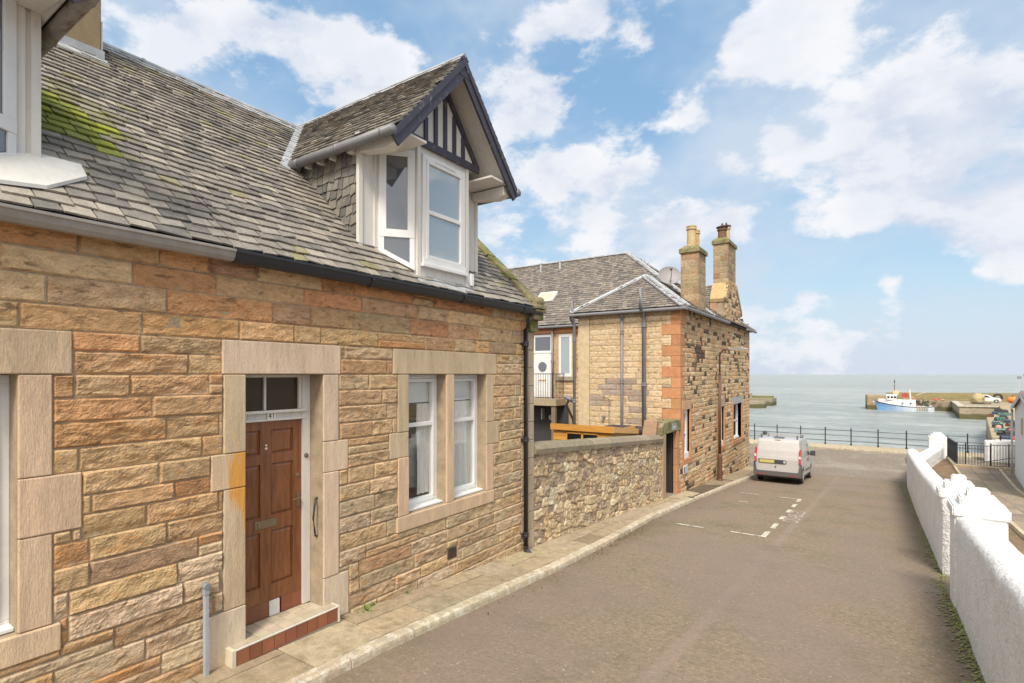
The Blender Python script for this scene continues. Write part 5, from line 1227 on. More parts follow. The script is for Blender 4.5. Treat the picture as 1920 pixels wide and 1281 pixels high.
# white outbuilding
ob = thing('white_outbuilding', (6.5, 31, G(31)), 'white rendered outbuilding with grey slate roof and pale downpipe at the right edge', 'outbuilding')
M['harl'] = mat('harl', (.66, .655, .63), .9, .05, 3, .4, 40, .006, spec=.25)
c0, c1 = V((5.6, 34.9, 0)), V((4.78, 26.5, 0)); dd = (c1-c0); Lw = dd.length; dd.normalize(); nn = V((dd.y, -dd.x, 0)); nn = nn if nn.x < 0 else -nn
a = MB(); prof = [(0, -5.2), (0, -1.60), (Lw*.55, -.80), (Lw, -1.5), (Lw, -5.2)]
a.prism([tuple(c0+dd*s+Z*z) for s, z in prof], -nn*6); wb = a.build('wall', M['harl'], ob)
for (s0, z0, s1, z1) in ((0, -1.60, Lw*.55, -.80), (Lw*.55, -.80, Lw, -1.5)):
    a = MB(); p = c0+dd*s0+Z*z0; q = c0+dd*s1+Z*z1; u = (q-p).normalized(); nr = u.cross(-nn); nr = nr if nr.z > 0 else -nr
    ll = (q-p).length
    a.frame(p+nn*.12, -nn, u, nr, 0, 6.2, -.15, ll, .0, .07, (.14, .125, .115)); rr = a.build('roof', M['rough'], ob)
    s_ = MB(); slates(s_, p+nn*.13, -nn, u, nr, 0, 5, ll, lambda p_, q_: True, .2, .2, (.25, .4), .02, pal=RP); s_.build('slates', M['slate'], rr).location = tuple(nr*.06)
    a = MB(); a.frame(p+nn*.12, nn, u, nr, 0, .03, -.15, ll, -.14, .06, (.5, .48, .45)); a.build('bargeboard', M['plain'], rr)
a = MB(); a.tube([tuple(c0+nn*.1-dd*.02+Z*-1.7), tuple(c0+nn*.1-dd*.02+Z*-4.8)], .045, 10, (.52, .50, .49)); a.build('downpipe', M['plain'], ob, smooth=True)
a = MB(); s = Lw*.38; a.frame(c0, dd, Z, nn, s, s+.9, -2.6, -1.9, -.05, .012, (.38, .27, .16)); a.build('window', M['plain'], ob)
ob2 = thing('white_store', (7.5, 38, -4.86), 'taller white gabled store behind the outbuilding at the right edge', 'outbuilding')
a = MB(); a.box(6.75, 11, 36.2, 41, -5, -1.55); a.build('wall', M['harl'], ob2)
a = MB(); a.prism([(6.75, 36.0, -1.56), (6.75, 41.2, -1.56), (6.75, 38.6, -.72)], (5.2, 0, 0), (.15, .135, .125)); rr = a.build('roof', M['rough'], ob2)
a = MB(); a.prism([(6.72, 35.95, -1.75), (6.72, 41.25, -1.75), (6.72, 41.25, -1.5), (6.72, 38.6, -.66), (6.72, 35.95, -1.5)], (.04, 0, 0), (.62, .61, .59)); a.build('fascia', M['plain'], rr)

# ================================================================ PROMENADE RAILING
pr = thing('promenade_railing', (-2, 43.1, -4.86), 'black three-bar iron railing along the sea side of the harbour road', 'railing')
xs_ = [-22.6+1.52*k for k in range(21)]
for x in xs_: post(x, 43.1, -4.86, -3.74, pr, .035, True)
for zr_ in (-3.86, -4.22, -4.58):
    a = MB(); a.tube([(xs_[0], 43.1, zr_), (xs_[-1], 43.1, zr_)], .018, 8); a.build('rail', M['blackiron'], pr)
sw = MB(); sw.box(-70, 60, 43.2, 43.45, -10, -4.97, (.3, .26, .2)); sw.box(-70, 60, 43.0, 43.5, -4.97, -4.875, (.42, .35, .24)); struct(sw.build('sea_wall', M['rough']))

# ================================================================ SEA
M['sea'] = bpy.data.materials.new('sea'); M['sea'].use_nodes = True; T = M['sea'].node_tree; b = T.nodes['Principled BSDF']
co = T.nodes.new('ShaderNodeTexCoord')
def sn(scale, det, st, ro=.6):
    mp = T.nodes.new('ShaderNodeMapping'); mp.inputs['Scale'].default_value = st; mp.inputs['Rotation'].default_value = (0, 0, .5); T.links.new(co.outputs['Object'], mp.inputs[0])
    n = T.nodes.new('ShaderNodeTexNoise'); n.inputs['Scale'].default_value = scale; n.inputs['Detail'].default_value = det; n.inputs['Roughness'].default_value = ro; T.links.new(mp.outputs[0], n.inputs[0]); return n.outputs['Fac']
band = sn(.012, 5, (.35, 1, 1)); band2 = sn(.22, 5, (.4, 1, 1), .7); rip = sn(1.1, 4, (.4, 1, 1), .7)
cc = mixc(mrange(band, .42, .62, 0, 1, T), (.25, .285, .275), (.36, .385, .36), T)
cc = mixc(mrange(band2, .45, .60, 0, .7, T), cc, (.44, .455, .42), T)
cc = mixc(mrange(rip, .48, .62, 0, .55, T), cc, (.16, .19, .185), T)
T.links.new(cc, b.inputs['Base Color']); b.inputs['Roughness'].default_value = .35; b.inputs['IOR'].default_value = 1.33
hw = mth('ADD', mth('MULTIPLY', sn(.55, 6, (.45, 1, 1), .65), 1.0, tree=T), mth('MULTIPLY', sn(2.2, 4, (.5, 1, 1)), .35, tree=T), tree=T)
bn = T.nodes.new('ShaderNodeBump'); bn.inputs['Strength'].default_value = 1; bn.inputs['Distance'].default_value = .9; T.links.new(hw, bn.inputs['Height']); T.links.new(bn.outputs[0], b.inputs['Normal'])
yy_ = [43.4, 60, 80, 110, 150, 250, 600, 2000, 25000]; xx_ = [-25000, -3000, -500, -120, -40, 0, 40, 120, 500, 3000, 25000]
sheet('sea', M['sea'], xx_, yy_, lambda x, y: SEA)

# ================================================================ HARBOUR
M['quay'] = mat('quay', None, .95, .22, .9, .8, 3.5, .08, (1, 1, 2), stain=(.12, .11, .07), stain_scale=.9, stain_r=(.45, .7), stain_f=.6, fine=.2, spec=.2,
    extra=lambda T, co, base, ns: (lambda s: mixc(mrange(mth('ADD', s.outputs[2], mth('MULTIPLY', ns(.7), .8, tree=T), tree=T), -6.75, -6.35, .85, 0, T), base, (.085, .085, .03), T))((lambda s: (T.links.new(co.outputs['Object'], s.inputs[0]), s)[1])(T.nodes.new('ShaderNodeSeparateXYZ'))))
def extr(poly, z0, z1, name, par, col, m=None, bevel=0):
    a = MB(); a.prism([(x, y, z0) for x, y in poly], (0, 0, z1-z0), col); return a.build(name, m or M['quay'], par, bevel=bevel)
j1 = thing('stone_jetty', (-25, 150, SEA), 'farther stone jetty with a green weedy top on the left of the harbour mouth', 'jetty', 'jetties at the harbour mouth')
extr([(-70, 146), (-21, 146), (-21, 153), (-70, 153)], -10, -6.1, 'quay_wall', j1, (.27, .24, .17)); extr([(-70, 150), (-21.5, 150), (-21.5, 152), (-70, 152)], -6.1, -5.55, 'parapet', j1, (.20, .21, .09))
a = MB(); a.tube([(-26.5, 149, -6.1), (-26.5, 149, -4.9)], .35, 10, (.3, .24, .15)); a.build('bollard', M['rough'], j1)
j2 = thing('stone_jetty', (-30, 138, SEA), 'nearer low stone jetty end on the left of the harbour mouth', 'jetty', 'jetties at the harbour mouth')
extr([(-70, 134), (-22.5, 134), (-21.2, 135.5), (-21.2, 139), (-70, 139)], -10, -6.3, 'quay_wall', j2, (.34, .29, .21))
hp = thing('harbour_pier', (20, 149, SEA), 'long stone harbour pier with a high parapet behind the fishing boat', 'pier')
extr([(-1.2, 145.6), (90, 148), (90, 156), (-1.6, 152)], -10, -5.75, 'quay_wall', hp, (.33, .27, .19))
extr([(-1.4, 145.5), (2.2, 145.6), (2.0, 152), (-1.8, 152)], -9.9, -4.75, 'pier_head', hp, (.36, .28, .18), bevel=.2)
a = MB(); a.prism([(2.2, 150.4, -5.7), (90, 153, -5.7), (90, 153, -3.1), (38, 151.4, -3.1), (32, 151.2, -3.9), (2.2, 150.4, -4.2)], (0, 1.3, 0), (.30, .25, .13)); a.build('parapet', M['quay'], hp)
extr([(3, 145.9), (90, 147.8), (90, 148.6), (3, 146.5)], -5.76, -5.6, 'quay_edge', hp, (.46, .36, .23))
bq = thing('quay_block', (15, 127, SEA), 'square stone quay block standing in the harbour below the parked car', 'quay')
extr([(12.4, 122.6), (18.0, 123.4), (40, 128), (40, 146.9), (13.6, 146.2)], -10, -5.72, 'quay_wall', bq, (.36, .30, .215), bevel=.1)
extr([(12.2, 122.4), (18.2, 123.2), (18.2, 124.2), (13.2, 123.6), (14.4, 146), (13.4, 146)], -5.72, -5.58, 'quay_edge', bq, (.52, .46, .37))
eq = thing('east_quay', (16, 80, SEA), 'stone quay crowded with creels and floats running out beside the white outbuilding', 'quay')
extr([(7.7, 56), (11.5, 88), (15.2, 104), (17.8, 123.3), (60, 123), (60, 52), (8.0, 50)], -10, -5.35, 'quay_wall', eq, (.42, .33, .21), bevel=.1)
extr([(7.5, 46), (8.6, 46), (8.6, 54), (7.5, 54)], -10, -4.9, 'step_block', eq, (.6, .58, .55))
# floats, creels on the quays
M['float'] = mat('float', None, .5, .1)
def creel(x, y, z, c, par_label):
    t = thing('lobster_creel', (x, y, z), par_label, 'creel', 'lobster creels heaped on the quay')
    a = MB(); L_, w, h = .75, .5, .38; rz = rnd.uniform(0, 3); ca, sa = math.cos(rz), math.sin(rz)
    R3 = Matrix.Rotation(rz, 3, 'Z')
    def P_(px__, py__, pz__): v = R3 @ V((px__, py__, pz__)); return (x+v.x, y+v.y, z+v.z)
    for i in range(4):
        s = -L_/2+L_*i/3; a.tube([P_(s, -w/2, .02), P_(s, -w/2, h*.6), P_(s, 0, h), P_(s, w/2, h*.6), P_(s, w/2, .02), P_(s, -w/2, .02)], .022, 5, (.06, .06, .06))
    for (p, q) in ((-w/2, .03), (w/2, .03), (-w/2, h*.6), (w/2, h*.6), (0, h)): a.tube([P_(-L_/2, p, q), P_(L_/2, p, q)], .02, 5, (.06, .06, .06))
    a.build('frame', M['plain'], t)
    b = MB(); b.prism([P_(-L_/2, -w/2+.02, .04), P_(-L_/2, w/2-.02, .04), P_(-L_/2, w/2-.02, h*.58), P_(-L_/2, 0, h-.03), P_(-L_/2, -w/2+.02, h*.58)], R3 @ V((L_, 0, 0)), c); b.build('netting', M['rough'], t)
num_ = ['first', 'second', 'third', 'fourth', 'fifth', 'sixth', 'seventh', 'eighth', 'ninth', 'tenth', 'eleventh', 'twelfth', 'thirteenth', 'fourteenth', 'fifteenth', 'sixteenth', 'seventeenth', 'eighteenth']
desc = [('blue', (.05, .09, .16)), ('green', (.06, .20, .15)), ('dark', (.05, .05, .05)), ('rusty', (.24, .08, .04)), ('teal', (.16, .30, .27))]
spots = [(8.9, 58.5), (9.7, 60), (9.3, 62.5), (10.4, 63), (9.6, 66), (10.6, 67.5), (11.2, 70), (10.2, 71.5), (11.6, 74), (10.9, 76.5), (12.2, 79), (11.8, 83), (12.8, 86), (12.0, 89), (13.6, 92), (13.4, 95), (14.2, 98), (15.1, 101)]
for k, (x, y) in enumerate(spots):
    nm, c = desc[k % 5]; creel(x, y, -5.35, c, '%s netted lobster creel, %s from the near end of the creel row' % (nm, num_[k]))
    if k % 3 == 0: creel(x+.25, y+.3, -4.95, desc[(k+2) % 5][1], '%s netted creel stacked on top of the %s creel of the row' % (desc[(k+2) % 5][0], num_[k]))
def buoy(x, y, z, r, c, lab, st=(1, 1, 1)):
    t = thing('fishing_float', (x, y, z), lab, 'float', 'fishing floats on the harbour quays')
    a = MB(); a.sphere((x, y, z+r*st[2]*.95), r, 12, 9, c, st); bd = a.build('body', M['float'], t, smooth=True)
    a = MB(); a.lathe((x, y, z+r*st[2]*1.85), [(r*.22, 0), (r*.2, r*.35), (r*.12, r*.4)], 8, (.05, .05, .06)); a.build('eye', M['float'], t)
for (x, y, z, r, c, lab, st) in ((9.2, 57.2, -5.35, .27, (.62, .05, .03), 'big bright red float at the near end of the creel quay', (1, 1, .85)), (10.2, 65, -5.35, .24, (.60, .12, .10), 'dull red float among creels midway along the quay', (1, 1, 1)), (9.9, 69, -5.35, .24, (.62, .28, .24), 'pinkish float lying beside the quay edge', (1, 1, 1)),
        (12.0, 81, -5.35, .28, (.55, .06, .05), 'red float beside the far creels', (1, 1, 1)), (22.7, 143.5, -5.7, .78, (.75, .20, .03), 'large round orange float against the pier parapet right of the white car', (1.15, 1, .85)), (25.2, 141, -5.7, .7, (.60, .04, .04), 'tall red float at the right end of the pier', (.7, .7, 1.3)),
        (10.8, 145.2, -5.6, .3, (.55, .12, .07), 'small red float on the pier edge left of the quay block', (1.6, 1, .7)), (11.9, 144.9, -5.6, .28, (.50, .22, .15), 'faded float on the pier edge beside a red one', (1.6, 1, .7))): buoy(x, y, z, r, c, lab, st)
# heap of nets
nh = thing('net_heap', (16.6, 136, -5.72), 'tan heap of fishing nets piled on the quay in front of the car', 'net heap')
a = MB(); a.sphere((16.6, 136, -4.9), 1.0, 22, 14, (.42, .34, .19), (1.0, 1.0, 1.15))
a.v = [(x+.5*mn.noise(V((x, y, z))*1.9), y+.3*mn.noise(V((x, y, z))*1.9+V((5, 0, 0))), max(-5.72, z+.4*mn.noise(V((x, y, z))*2.5+V((0, 5, 0))))) for x, y, z in a.v]; a.build('nets', M['rough'], nh, smooth=True)
a = MB()
for k in range(14): a.tube([(16.6+rnd.uniform(-1.2, 1.6), 135+rnd.uniform(-.8, .3), -5.66), (16.6+rnd.uniform(-1, 1.9), 134.6, -5.35), (17.4+rnd.uniform(-.5, 1), 135, -5.66)], .05, 5, rnd.choice([(.1, .1, .08), (.3, .2, .1), (.15, .2, .2)]))
a.build('ropes', M['rough'], nh)
ty = thing('tractor_tyre', (21.0, 147, -5.6), 'black tyre leaning on the pier parapet between the white car and the orange float', 'tyre')
a = MB(); n = 24; m_ = 8; vs = []; fs = []
for i in range(n):
    for k in range(m_):
        A_, B_ = 2*math.pi*i/n, 2*math.pi*k/m_; r = .62+.2*math.cos(B_); vs.append((21.0+r*math.cos(A_), 147+.17*math.sin(B_), -4.75+r*math.sin(A_)))
for i in range(n):
    for k in range(m_): fs.append((i*m_+k, ((i+1) % n)*m_+k, ((i+1) % n)*m_+(k+1) % m_, i*m_+(k+1) % m_))
a.add(vs, fs, (.03, .03, .03)); a.build('tyre', M['plain'], ty, smooth=True)
# quay lamps
for k, (x, y) in enumerate(((24.1, 146), (25.3, 146.5))):
    t = thing('harbour_light', (x, y, -5.7), ('left' if k == 0 else 'right')+' one of two thin floodlight masts on the pier above the red float', 'lamp', 'floodlight masts on the pier')
    a = MB(); a.tube([(x, y, -5.7), (x, y, -.9)], .05, 6, (.5, .5, .5)); a.build('mast', M['plain'], t)
    a = MB(); a.box(x-.3, x+.3, y-.15, y+.15, -.9, -.35, (.22, .22, .25)); a.build('lamp_head', M['plain'], t, bevel=.05)

# ================================================================ FISHING BOAT
ft = thing('fishing_boat', (5.2, 142.6, SEA), 'white and blue fishing boat moored against the stone pier', 'boat', rz=math.radians(2), local=True)
BL = 10.2
M['boatpaint'] = mat('boatpaint', None, .45, .12, 1.5, .1, 8, .01, stain=(.4, .35, .3), stain_scale=2.5, stain_r=(.6, .8), stain_f=.3)
def station(t):   # t 0 bow .. 1 stern ; returns half beam at deck, at water, sheer height
    beam = 1.75*min(1, (math.sin(min(t*1.9, math.pi/2)))**.75)*(1-.18*max(0, t-.7)/.3); wl = beam*(.55+.38*min(1, t*2.2)); sheer = 2.2-3.3*t+2.35*t*t; return beam, wl, sheer
rows = []; NS = 22
for i in range(NS+1):
    t = i/NS; bm_, wl, sh_ = station(t); x = -BL/2+BL*t; bow = -.35*(1-t)**6
    rows.append([(x+.55*(1-t)**5, 0 if i == 0 else wl*.6, -.5), (x+.45*(1-t)**5, wl if i else .02, 0), (x+.25*(1-t)**4, (wl+bm_)/2 if i else .03, sh_*.5), (x+bow*.3, bm_*.97 if i else .04, sh_*.82), (x+bow, bm_ if i else .05, sh_), (x+bow, (bm_-.1) if i else .02, sh_), (x+bow, (bm_-.12) if i else .01, sh_-.35)])
a = MB(); BLUE = (.16, .34, .60); WH = (.74, .73, .70); DK = (.07, .09, .13)
for s in (-1, 1):
    vs = [(x, s*y, z) for r in rows for x, y, z in r]; m_ = 7; fs = []; cs = []
    for i in range(NS):
        for k in range(m_-1):
            f = (i*m_+k, (i+1)*m_+k, (i+1)*m_+k+1, i*m_+k+1); fs.append(f if s < 0 else f[::-1])
            t = i/NS; cs.append((.45, .48, .50) if k == 0 else (lerp(BLUE, (.55, .60, .62), min(1, max(0, (t-.12)*2.0))) if k in (1, 2) else (DK if k == 3 else WH)))
    a.add(vs, fs, cs)
r = rows[-1]; a.add([(x, y, z) for x, y, z in r[:5]]+[(x, -y, z) for x, y, z in r[:5]], [(0, 1, 6, 5), (1, 2, 7, 6), (2, 3, 8, 7), (3, 4, 9, 8)], (.38, .45, .5))
for i in range(NS):
    p, q = rows[i][6], rows[i+1][6]; a.add([(p[0], -p[1], p[2]), (q[0], -q[1], q[2]), (q[0], q[1], q[2]), (p[0], p[1], p[2])], [(0, 1, 2, 3)], (.35, .33, .3))
hull = a.build('hull', M['boatpaint'], ft, smooth=False)
a = MB()     # shelter deck: white side plating standing above the sheer
n = 12; vs = []
for i in range(n+1):
    t = .06+.63*i/n; bm_, wl, sh_ = station(t); x = -BL/2+BL*t; top = 2.45+(.12 if i < 3 else 0); vs += [(x, -bm_+.04, sh_-.12), (x, -bm_+.10, top), (x, bm_-.10, top), (x, bm_-.04, sh_-.12)]
fs = [(0, 1, 2, 3), (4*n+3, 4*n+2, 4*n+1, 4*n)]
for i in range(n):
    for k in range(3): fs.append((4*i+k, 4*i+4+k, 4*i+5+k, 4*i+1+k))
a.add(vs, fs, WH); a.build('shelter_deck', M['boatpaint'], ft)
a = MB(); a.box(-3.1, -1.3, -1.15, 1.15, 2.4, 3.35, WH); a.prism([(-3.3, -1.2, 3.35), (-1.1, -1.2, 3.35), (-1.3, -1.1, 3.55), (-3.0, -1.1, 3.55)], (0, 2.4, 0), (.40, .52, .66)); wh_ = a.build('wheelhouse', M['boatpaint'], ft, bevel=.03)
for x in (-2.95, -2.35, -1.8):
    g = MB(); g.box(x, x+.42, -1.165, -1.155, 2.75, 3.15); g.build('window', M['blackglass'], wh_)
a = MB(); a.box(-1.9, -.9, -.5, .5, 3.5, 4.4, (.62, .45, .28)); a.tube([(-1.6, 0, 4.2), (-1.6, 0, 6.8)], [.09, .04], 8, (.16, .12, .12)); a.tube([(-1.6, 0, 6.1), (-1.6, 0, 6.6)], .13, 8, (.1, .09, .1)); a.tube([(-1.95, 0, 5.4), (-1.25, 0, 5.4)], .04, 6, (.2, .15, .15))
a.build('mast', M['boatpaint'], ft)
a = MB(); a.lathe((.3, .5, 3.35), [(.1, -.6), (.58, -.6), (.58, .6), (.1, .6)], 16, (.38, .06, .045), axis='y'); a.box(-.1, .7, -.3, .9, 2.4, 2.9, (.3, .22, .18)); a.build('net_drum', M['boatpaint'], ft)
a = MB(); a.tube([(1.2, -1.1, 2.4), (1.0, -.4, 4.7)], .07, 8, WH); a.tube([(1.2, 1.1, 2.4), (1.0, .4, 4.7)], .07, 8, WH); a.tube([(1.0, -.5, 4.7), (1.0, .5, 4.7)], .09, 8, WH); a.tube([(1.0, -.2, 3.4), (2.3, -.1, 2.4)], .05, 6, (.6, .5, .4))
a.tube([(2.2, 0, 3.4), (3.9, 0, 4.2)], .045, 6, (.7, .66, .55)); a.build('gantry', M['boatpaint'], ft)
a = MB()
for k in range(6): a.tube([(1.4+k*.18, -1.5, 2.45), (1.4+k*.18, -1.5, 2.95)], .025, 5, (.5, .12, .08))
a.tube([(.6, -1.5, 2.95), (2.4, -1.5, 2.95)], .03, 5, (.5, .12, .08))
for k in range(9): a.tube([(-4.6+k*.22, -.9+.05*k*-1, 2.2+.02*k), (-4.6+k*.22, -.9-.05*k, 2.75)], .02, 5, (.6, .35, .25))
a.tube([(-4.7, -.8, 2.75), (-2.8, -1.3, 2.8)], .022, 5, (.6, .35, .25)); a.build('hand_rails', M['boatpaint'], ft)
a = MB()
for k in range(26): a.sphere((2.2+rnd.uniform(0, 1.9), -1.5+rnd.uniform(-.1, 1.6), 1.35+rnd.uniform(0, .9)), rnd.uniform(.15, .34), 7, 5, rnd.choice([(.07, .07, .06), (.13, .10, .07), (.20, .08, .05), (.10, .12, .08)]))
a.tube([(3.0, -1.2, 1.3), (3.2, -1.2, 3.6)], .05, 6, (.25, .14, .1)); a.build('fishing_gear', M['rough'], ft)
for x, y in ((-.3, -1.72), (1.1, -1.72)):
    a = MB(); a.lathe((x, y, 1.75), [(.05, -.06), (.17, -.06), (.17, .05), (.05, .05)], 12, (.08, .09, .1), axis='y'); a.build('porthole', M['float'], ft)
for k in range(5):
    a = MB(); x = 2.3+k*.4; a.lathe((x, -1.72, .35), [(.04, 0), (.12, .06), (.12, .6), (.04, .66)], 8, (.45, .35, .28)); a.build('fender', M['float'], ft)

# ================================================================ SHIP ON THE HORIZON
shp = thing('distant_ship', (690, 3600, SEA), 'tiny pale ship on the horizon above the harbour wall', 'ship', local=True); 
M['mist'] = mat('mist', (.48, .49, .54), .9, 0, bump=0)
a = MB(); a.prism([(-62, -9, 0), (55, -9, 0), (68, -9, 11), (-62, -9, 11)], (0, 18, 0)); a.build('hull', M['mist'], shp)
a = MB(); a.prism([(-10, -8, 11), (45, -8, 11), (30, -8, 24), (0, -8, 30)], (0, 16, 0)); a.build('superstructure', M['mist'], shp); shp.location = (655, 3500, SEA)

# ================================================================ PARKED WHITE CAR ON THE PIER
def wheel(x, y, r, w, par, rimc=(.45, .45, .46)):
    a = MB(); a.lathe((x, y, r), [(r*.6, -w/2), (r*.93, -w/2), (r, -w/2+.03), (r, w/2-.03), (r*.93, w/2), (r*.6, w/2)], 22, (.025, .025, .025), axis='x'); t = a.build('tyre', M['plain'], par, smooth=False)
    b = MB(); b.lathe((x, y, r), [(.03, -w/2-.004), (r*.62, -w/2-.004), (r*.64, -w/2+.02), (r*.64, w/2-.02), (r*.62, w/2+.004), (.03, w/2+.004)], 18, rimc, axis='x')
    for k in range(5):
        an = 2*math.pi*k/5
        for s in (-1, 1): b.sphere((x+s*(w/2+.005), y+r*.4*math.cos(an), r+r*.4*math.sin(an)), r*.11, 6, 4, (.05, .05, .05), (.25, 1, 1))
    b.build('wheel_rim', M['plain'], t)
M['carpaint'] = mat('carpaint', (.62, .62, .62), .28, .02, bump=0, coat=.5)
M['vanpaint'] = mat('vanpaint', (.46, .45, .44), .30, .03, 2, bump=0, coat=.35, stain=(.34, .32, .29), stain_scale=1.5, stain_r=(.5, .8), stain_f=.35)
def body(profile, w, name, par, m, bevel=.06, tumble=.12, zt=1.0, nose=0):
    """side profile (y,z) closed, extruded across with tumblehome"""
    a = MB(); n = len(profile); xs = [-1, -.86, 0, .86, 1]; vs = []; ymin = min(p[0] for p in profile); ymax = max(p[0] for p in profile)
    for s in xs:
        for (y, z) in profile:
            k = 1-tumble*max(0, z-zt)/1.0; ky = (1-abs(s)**3*nose*(1 if abs(y-ymin) < .25 or abs(y-ymax) < .25 else 0)*.0)
            yy = y+(.05 if y < ymin+.12 else -.10 if y > ymax-.12 else 0)*(abs(s)**4)
            vs.append((s*w/2*k, yy, z))
    fs = [tuple(range(n)), tuple(range(5*n-1, 4*n-1, -1))]
    for i in range(4):
        for k in range(n): fs.append((i*n+k, (i+1)*n+k, (i+1)*n+(k+1) % n, i*n+(k+1) % n))
    a.add(vs, fs); o = a.build(name, m, par, bevel=bevel, seg=3); return o
def arch(y0, r, z0=.30, n=8): return [(y0-r*math.cos(math.pi*k/n), z0+r*math.sin(math.pi*k/n)) for k in range(n+1)]
car = thing('parked_car', (18.7, 142.6, -5.70), 'white estate car parked on the stone pier below its parapet', 'car', rz=math.radians(-96), local=True)
prof = [(-2.2, .35), (-2.25, .8), (-2.15, 1.05), (-1.95, 1.5), (-1.6, 1.6), (.1, 1.58), (.95, 1.1), (1.95, .93), (2.2, .72), (2.25, .35)]
low = list(reversed([(-2.2, .35)]+arch(-1.35, .38, .32)[0:]+arch(1.4, .38, .32)+[(2.25, .35)]))[1:-1]
cb = body(prof+low, 1.8, 'body', car, M['carpaint'], .04, .22, .95)
for s in (-1, 1):
    g = MB(); x = s*.895
    for poly in ([(-1.75, 1.08), (-1.62, 1.42), (-.85, 1.46), (-.85, 1.08)], [(-.78, 1.08), (-.78, 1.46), (.02, 1.44), (.55, 1.08)]): g.prism([((.905-.20*max(0, z-.95)*.9)*s, y, z) for y, z in poly], (s*.006, 0, 0))
    g.build('side_window', M['blackglass'], cb)
for y in (-1.35, 1.4):
    for x in (-.8, .8): wheel(x, y, .33, .22, car)

# ================================================================ WHITE VAN
van = thing('parked_van', (-3.33, 24.35, G(24.4)-ROADD), 'silvery white panel van with roof bars parked by the kerb outside the far stone house', 'van', rz=math.radians(0), local=True)
van.rotation_euler = (math.atan2(G(28)-G(24.4), 3.6), 0, math.radians(-1.0))
VW = 1.74
prof = [(.02, .42), (-.02, .55), (-.03, 1.0), (.03, 1.35), (.14, 1.74), (.26, 1.83), (1.2, 1.87), (2.5, 1.83), (2.95, 1.68), (3.55, 1.18), (4.15, 1.0), (4.32, .82), (4.38, .55), (4.34, .28)]
low = list(reversed([(.02, .30)]+arch(.85, .40, .30)+arch(3.52, .40, .30)+[(4.3, .28)]))[1:-1]
vb = body(prof+low+[(.02, .30)], VW, 'body', van, M['vanpaint'], .05, .13, .95)
a = MB(); a.prism([(-.885, -.06, .30), (.885, -.06, .30), (.90, .35, .30), (.90, .55, .36), (.89, .33, .62), (.885, .05, .66), (.80, -.085, .50), (-.80, -.085, .50), (-.885, .05, .66), (-.89, .33, .62), (-.90, .55, .36), (-.90, .35, .30)][:2]+[(.885, -.06, .30)][:0]+[(.885, -.06, .50), (-.885, -.06, .50)], (0, .14, 0), (.085, .085, .085))
for s in (-1, 1):
    a.prism([(s*.79, -.055, .50), (s*.893, -.04, .50), (s*.893, .02, .86), (s*.83, -.045, .84)], (0, .1, 0), (.085, .085, .085))
    a.prism([(s*.885, -.05, .30), (s*.885, .42, .30), (s*.885, .30, .62), (s*.885, .0, .84), (s*.885, -.05, .6)], (s*.012, 0, 0), (.085, .085, .085))
a.box(-.88, .88, -.075, -.06, .34, .36, (.16, .10, .09)); bp = a.build('rear_bumper', M['plain'], van, bevel=.012)
for s in (-1, 1):
    t = MB(); t.box(*sorted((s*.45, s*.75)), -.078, -.066, .345, .37, (.4, .03, .03)); t.build('reflector', M['float'], bp)
def yb_(z): return float(np.interp(z, [.42, .55, 1.0, 1.35, 1.74], [.02, -.02, -.03, .03, .14]))
# rear doors: slightly raised skins with a seam between
for s in (-1, 1):
    x0, x1 = sorted((s*.008, s*.76)); d = MB()
    Pd = [(x0, .47), (x1, .47), (x1, 1.0), (x1-(.05 if s > 0 else 0), 1.66), (x0+(.05 if s < 0 else 0), 1.66), (x0, 1.0)]
    for za, zb3 in ((.47, 1.0), (1.0, 1.04), (1.04, 1.35), (1.35, 1.66)):
        sa, sb = (x0, x1) if s > 0 else (x0, x1)
        k0 = .05*max(0, za-1)/.66; k1 = .05*max(0, zb3-1)/.66
        A = [(sa+(k0 if s < 0 else 0), yb_(za)-.012, za), (sb-(k0 if s > 0 else 0), yb_(za)-.012, za), (sb-(k1 if s > 0 else 0), yb_(zb3)-.012, zb3), (sa+(k1 if s < 0 else 0), yb_(zb3)-.012, zb3)]
        d.prism(A, (0, .03, 0))
    dd_ = d.build('rear_door', M['vanpaint'], van)
    w = MB(); w.prism([(x0+(.035 if s > 0 else .07), yb_(1.08)-.016, 1.08), (x1-(.07 if s > 0 else .035), yb_(1.08)-.016, 1.08), (x1-(.10 if s > 0 else .035), yb_(1.60)-.016, 1.60), (x0+(.035 if s > 0 else .10), yb_(1.60)-.016, 1.60)], (0, .02, 0)); w.build('pressed_panel', M['vanpaint'], dd_, bevel=.008)
    L2 = MB(); xs0, xs1 = sorted((s*.795, s*.868)); L2.prism([(xs0, yb_(.86)-.022, .86), (xs1, yb_(.86)-.01, .86), (xs1-s*.0-.012*(s > 0)+.012*(s < 0), yb_(1.42)-.01, 1.42), ((xs0+xs1)/2, yb_(1.46)-.02, 1.46), (xs0, yb_(1.36)-.022, 1.36)], (0, .07, 0), (.42, .012, .015)); tl = L2.build('tail_light', M['float'], van, bevel=.006)
    L3 = MB(); L3.box(xs0+.004, xs1-.004, yb_(1.1)-.03, yb_(1.1)-.01, 1.07, 1.17, (.75, .62, .58)); L3.build('lamp_lens', M['float'], tl)
a = MB(); a.box(-.70, .28, yb_(.9)-.030, yb_(.9)-.010, .82, .975, (.045, .045, .05)); a.lathe((.28, yb_(.9)-.030, .897), [(.078, 0), (.078, .02)], 18, (.045, .045, .05), axis='y'); a.lathe((.28, yb_(.9)-.038, .897), [(.05, 0), (.055, .01)], 18, (.4, .4, .42), axis='y'); tr = a.build('number_plate_strip', M['plain'], van)
a = MB(); a.box(-.66, -.10, yb_(.9)-.036, yb_(.9)-.030, .835, .955, (.50, .42, .12)); a.build('number_plate', M['plain'], tr)
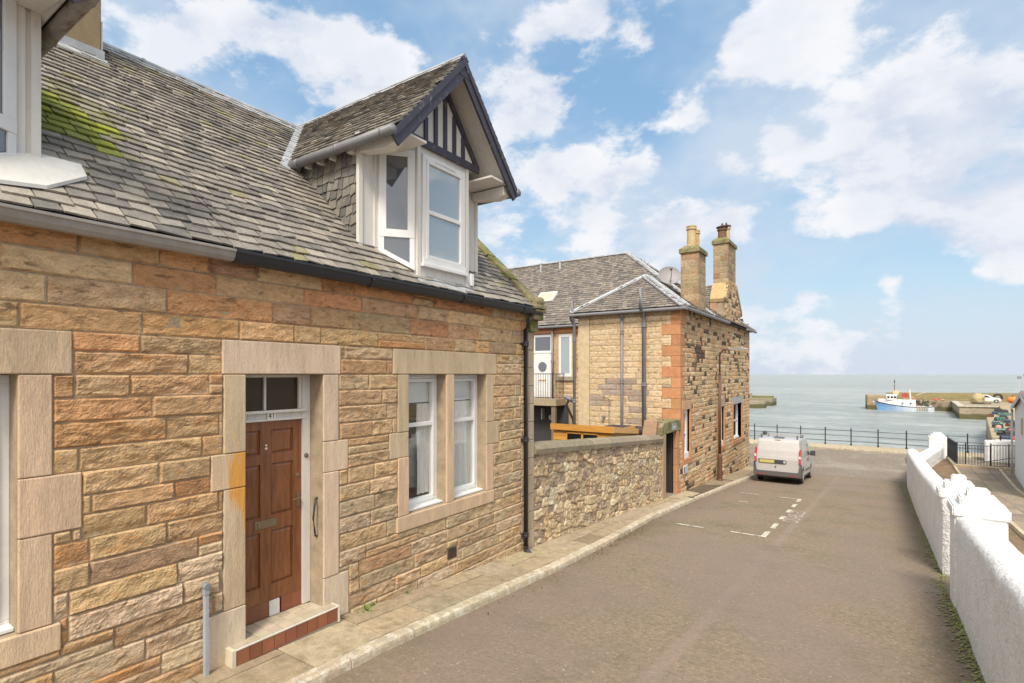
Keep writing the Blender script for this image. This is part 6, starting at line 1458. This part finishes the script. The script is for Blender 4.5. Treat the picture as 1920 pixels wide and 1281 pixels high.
a = MB(); a.box(-.075, -.03, yb_(.7)-.022, yb_(.7)-.01, .66, .72, (.06, .06, .06)); a.box(-.13, .09, .165, .20, 1.765, 1.79, (.08, .03, .03)); a.build('door_lock', M['plain'], van)
# side doors, mirror, windows on the street side
for s in (-1, 1):
    g = MB()
    for poly in ([(2.35, 1.12), (2.35, 1.60), (2.62, 1.62), (3.1, 1.36), (3.42, 1.12)],): g.prism([((.872-.115*max(0, z-.95)*.98)*s, y, z) for y, z in poly], (s*.006, 0, 0))
    g.build('side_window', M['dimglass'], vb)
    sp = MB(); sp.prism([((.872-.115*max(0, z-.95))*s, y, z) for y, z in [(.55, 1.14), (.62, 1.6), (2.1, 1.62), (2.2, 1.14)]], (s*.005, 0, 0)); sp.build('side_panel', M['vanpaint'], vb, bevel=.003)
    mr = MB(); mr.box(*sorted((s*.88, s*1.08)), 3.02, 3.12, 1.06, 1.28, (.04, .04, .045)); mr.box(*sorted((s*.86, s*.95)), 3.06, 3.1, 1.1, 1.16, (.04, .04, .045)); mr.build('door_mirror', M['plain'], van, bevel=.02)
    hd = MB(); hd.box(*sorted((s*.873, s*.886)), 2.25, 2.36, .86, 1.02, (.04, .04, .04)); hd.build('side_door_handle', M['plain'], van)
    rs = MB(); rs.box(*sorted((s*.875, s*.888)), 1.35, 3.05, .50, .56, (.10, .10, .10)); rs.build('rubbing_strip', M['plain'], van)
for y in (.85, 3.52):
    for x in (-.765, .765): wheel(x, y, .325, .2, van, (.50, .49, .48))
a = MB(); a.box(-.82, .82, .3, 4.2, .2, .34, (.03, .03, .03)); a.build('underbody', M['plain'], van)
for y in (.42, 2.05):
    a = MB(); a.tube([(-.80, y, 1.98), (.80, y, 1.98)], .02, 8, (.35, .35, .35))
    for x in (-.68, .68): a.box(x-.03, x+.03, y-.04, y+.04, 1.84, 1.99, (.12, .12, .12))
    a.build('roof_bar', M['plain'], van)
a = MB(); a.sphere((-.55, .42, 2.05), .09, 10, 7, (.06, .06, .065)); a.box(-.62, -.48, .36, .5, 1.95, 2.03, (.1, .1, .1)); a.build('roof_lamp', M['plain'], van)
a = MB(); a.box(-.25, .15, .6, .9, 1.87, 1.90, (.14, .14, .14)); a.build('roof_vent', M['plain'], van)
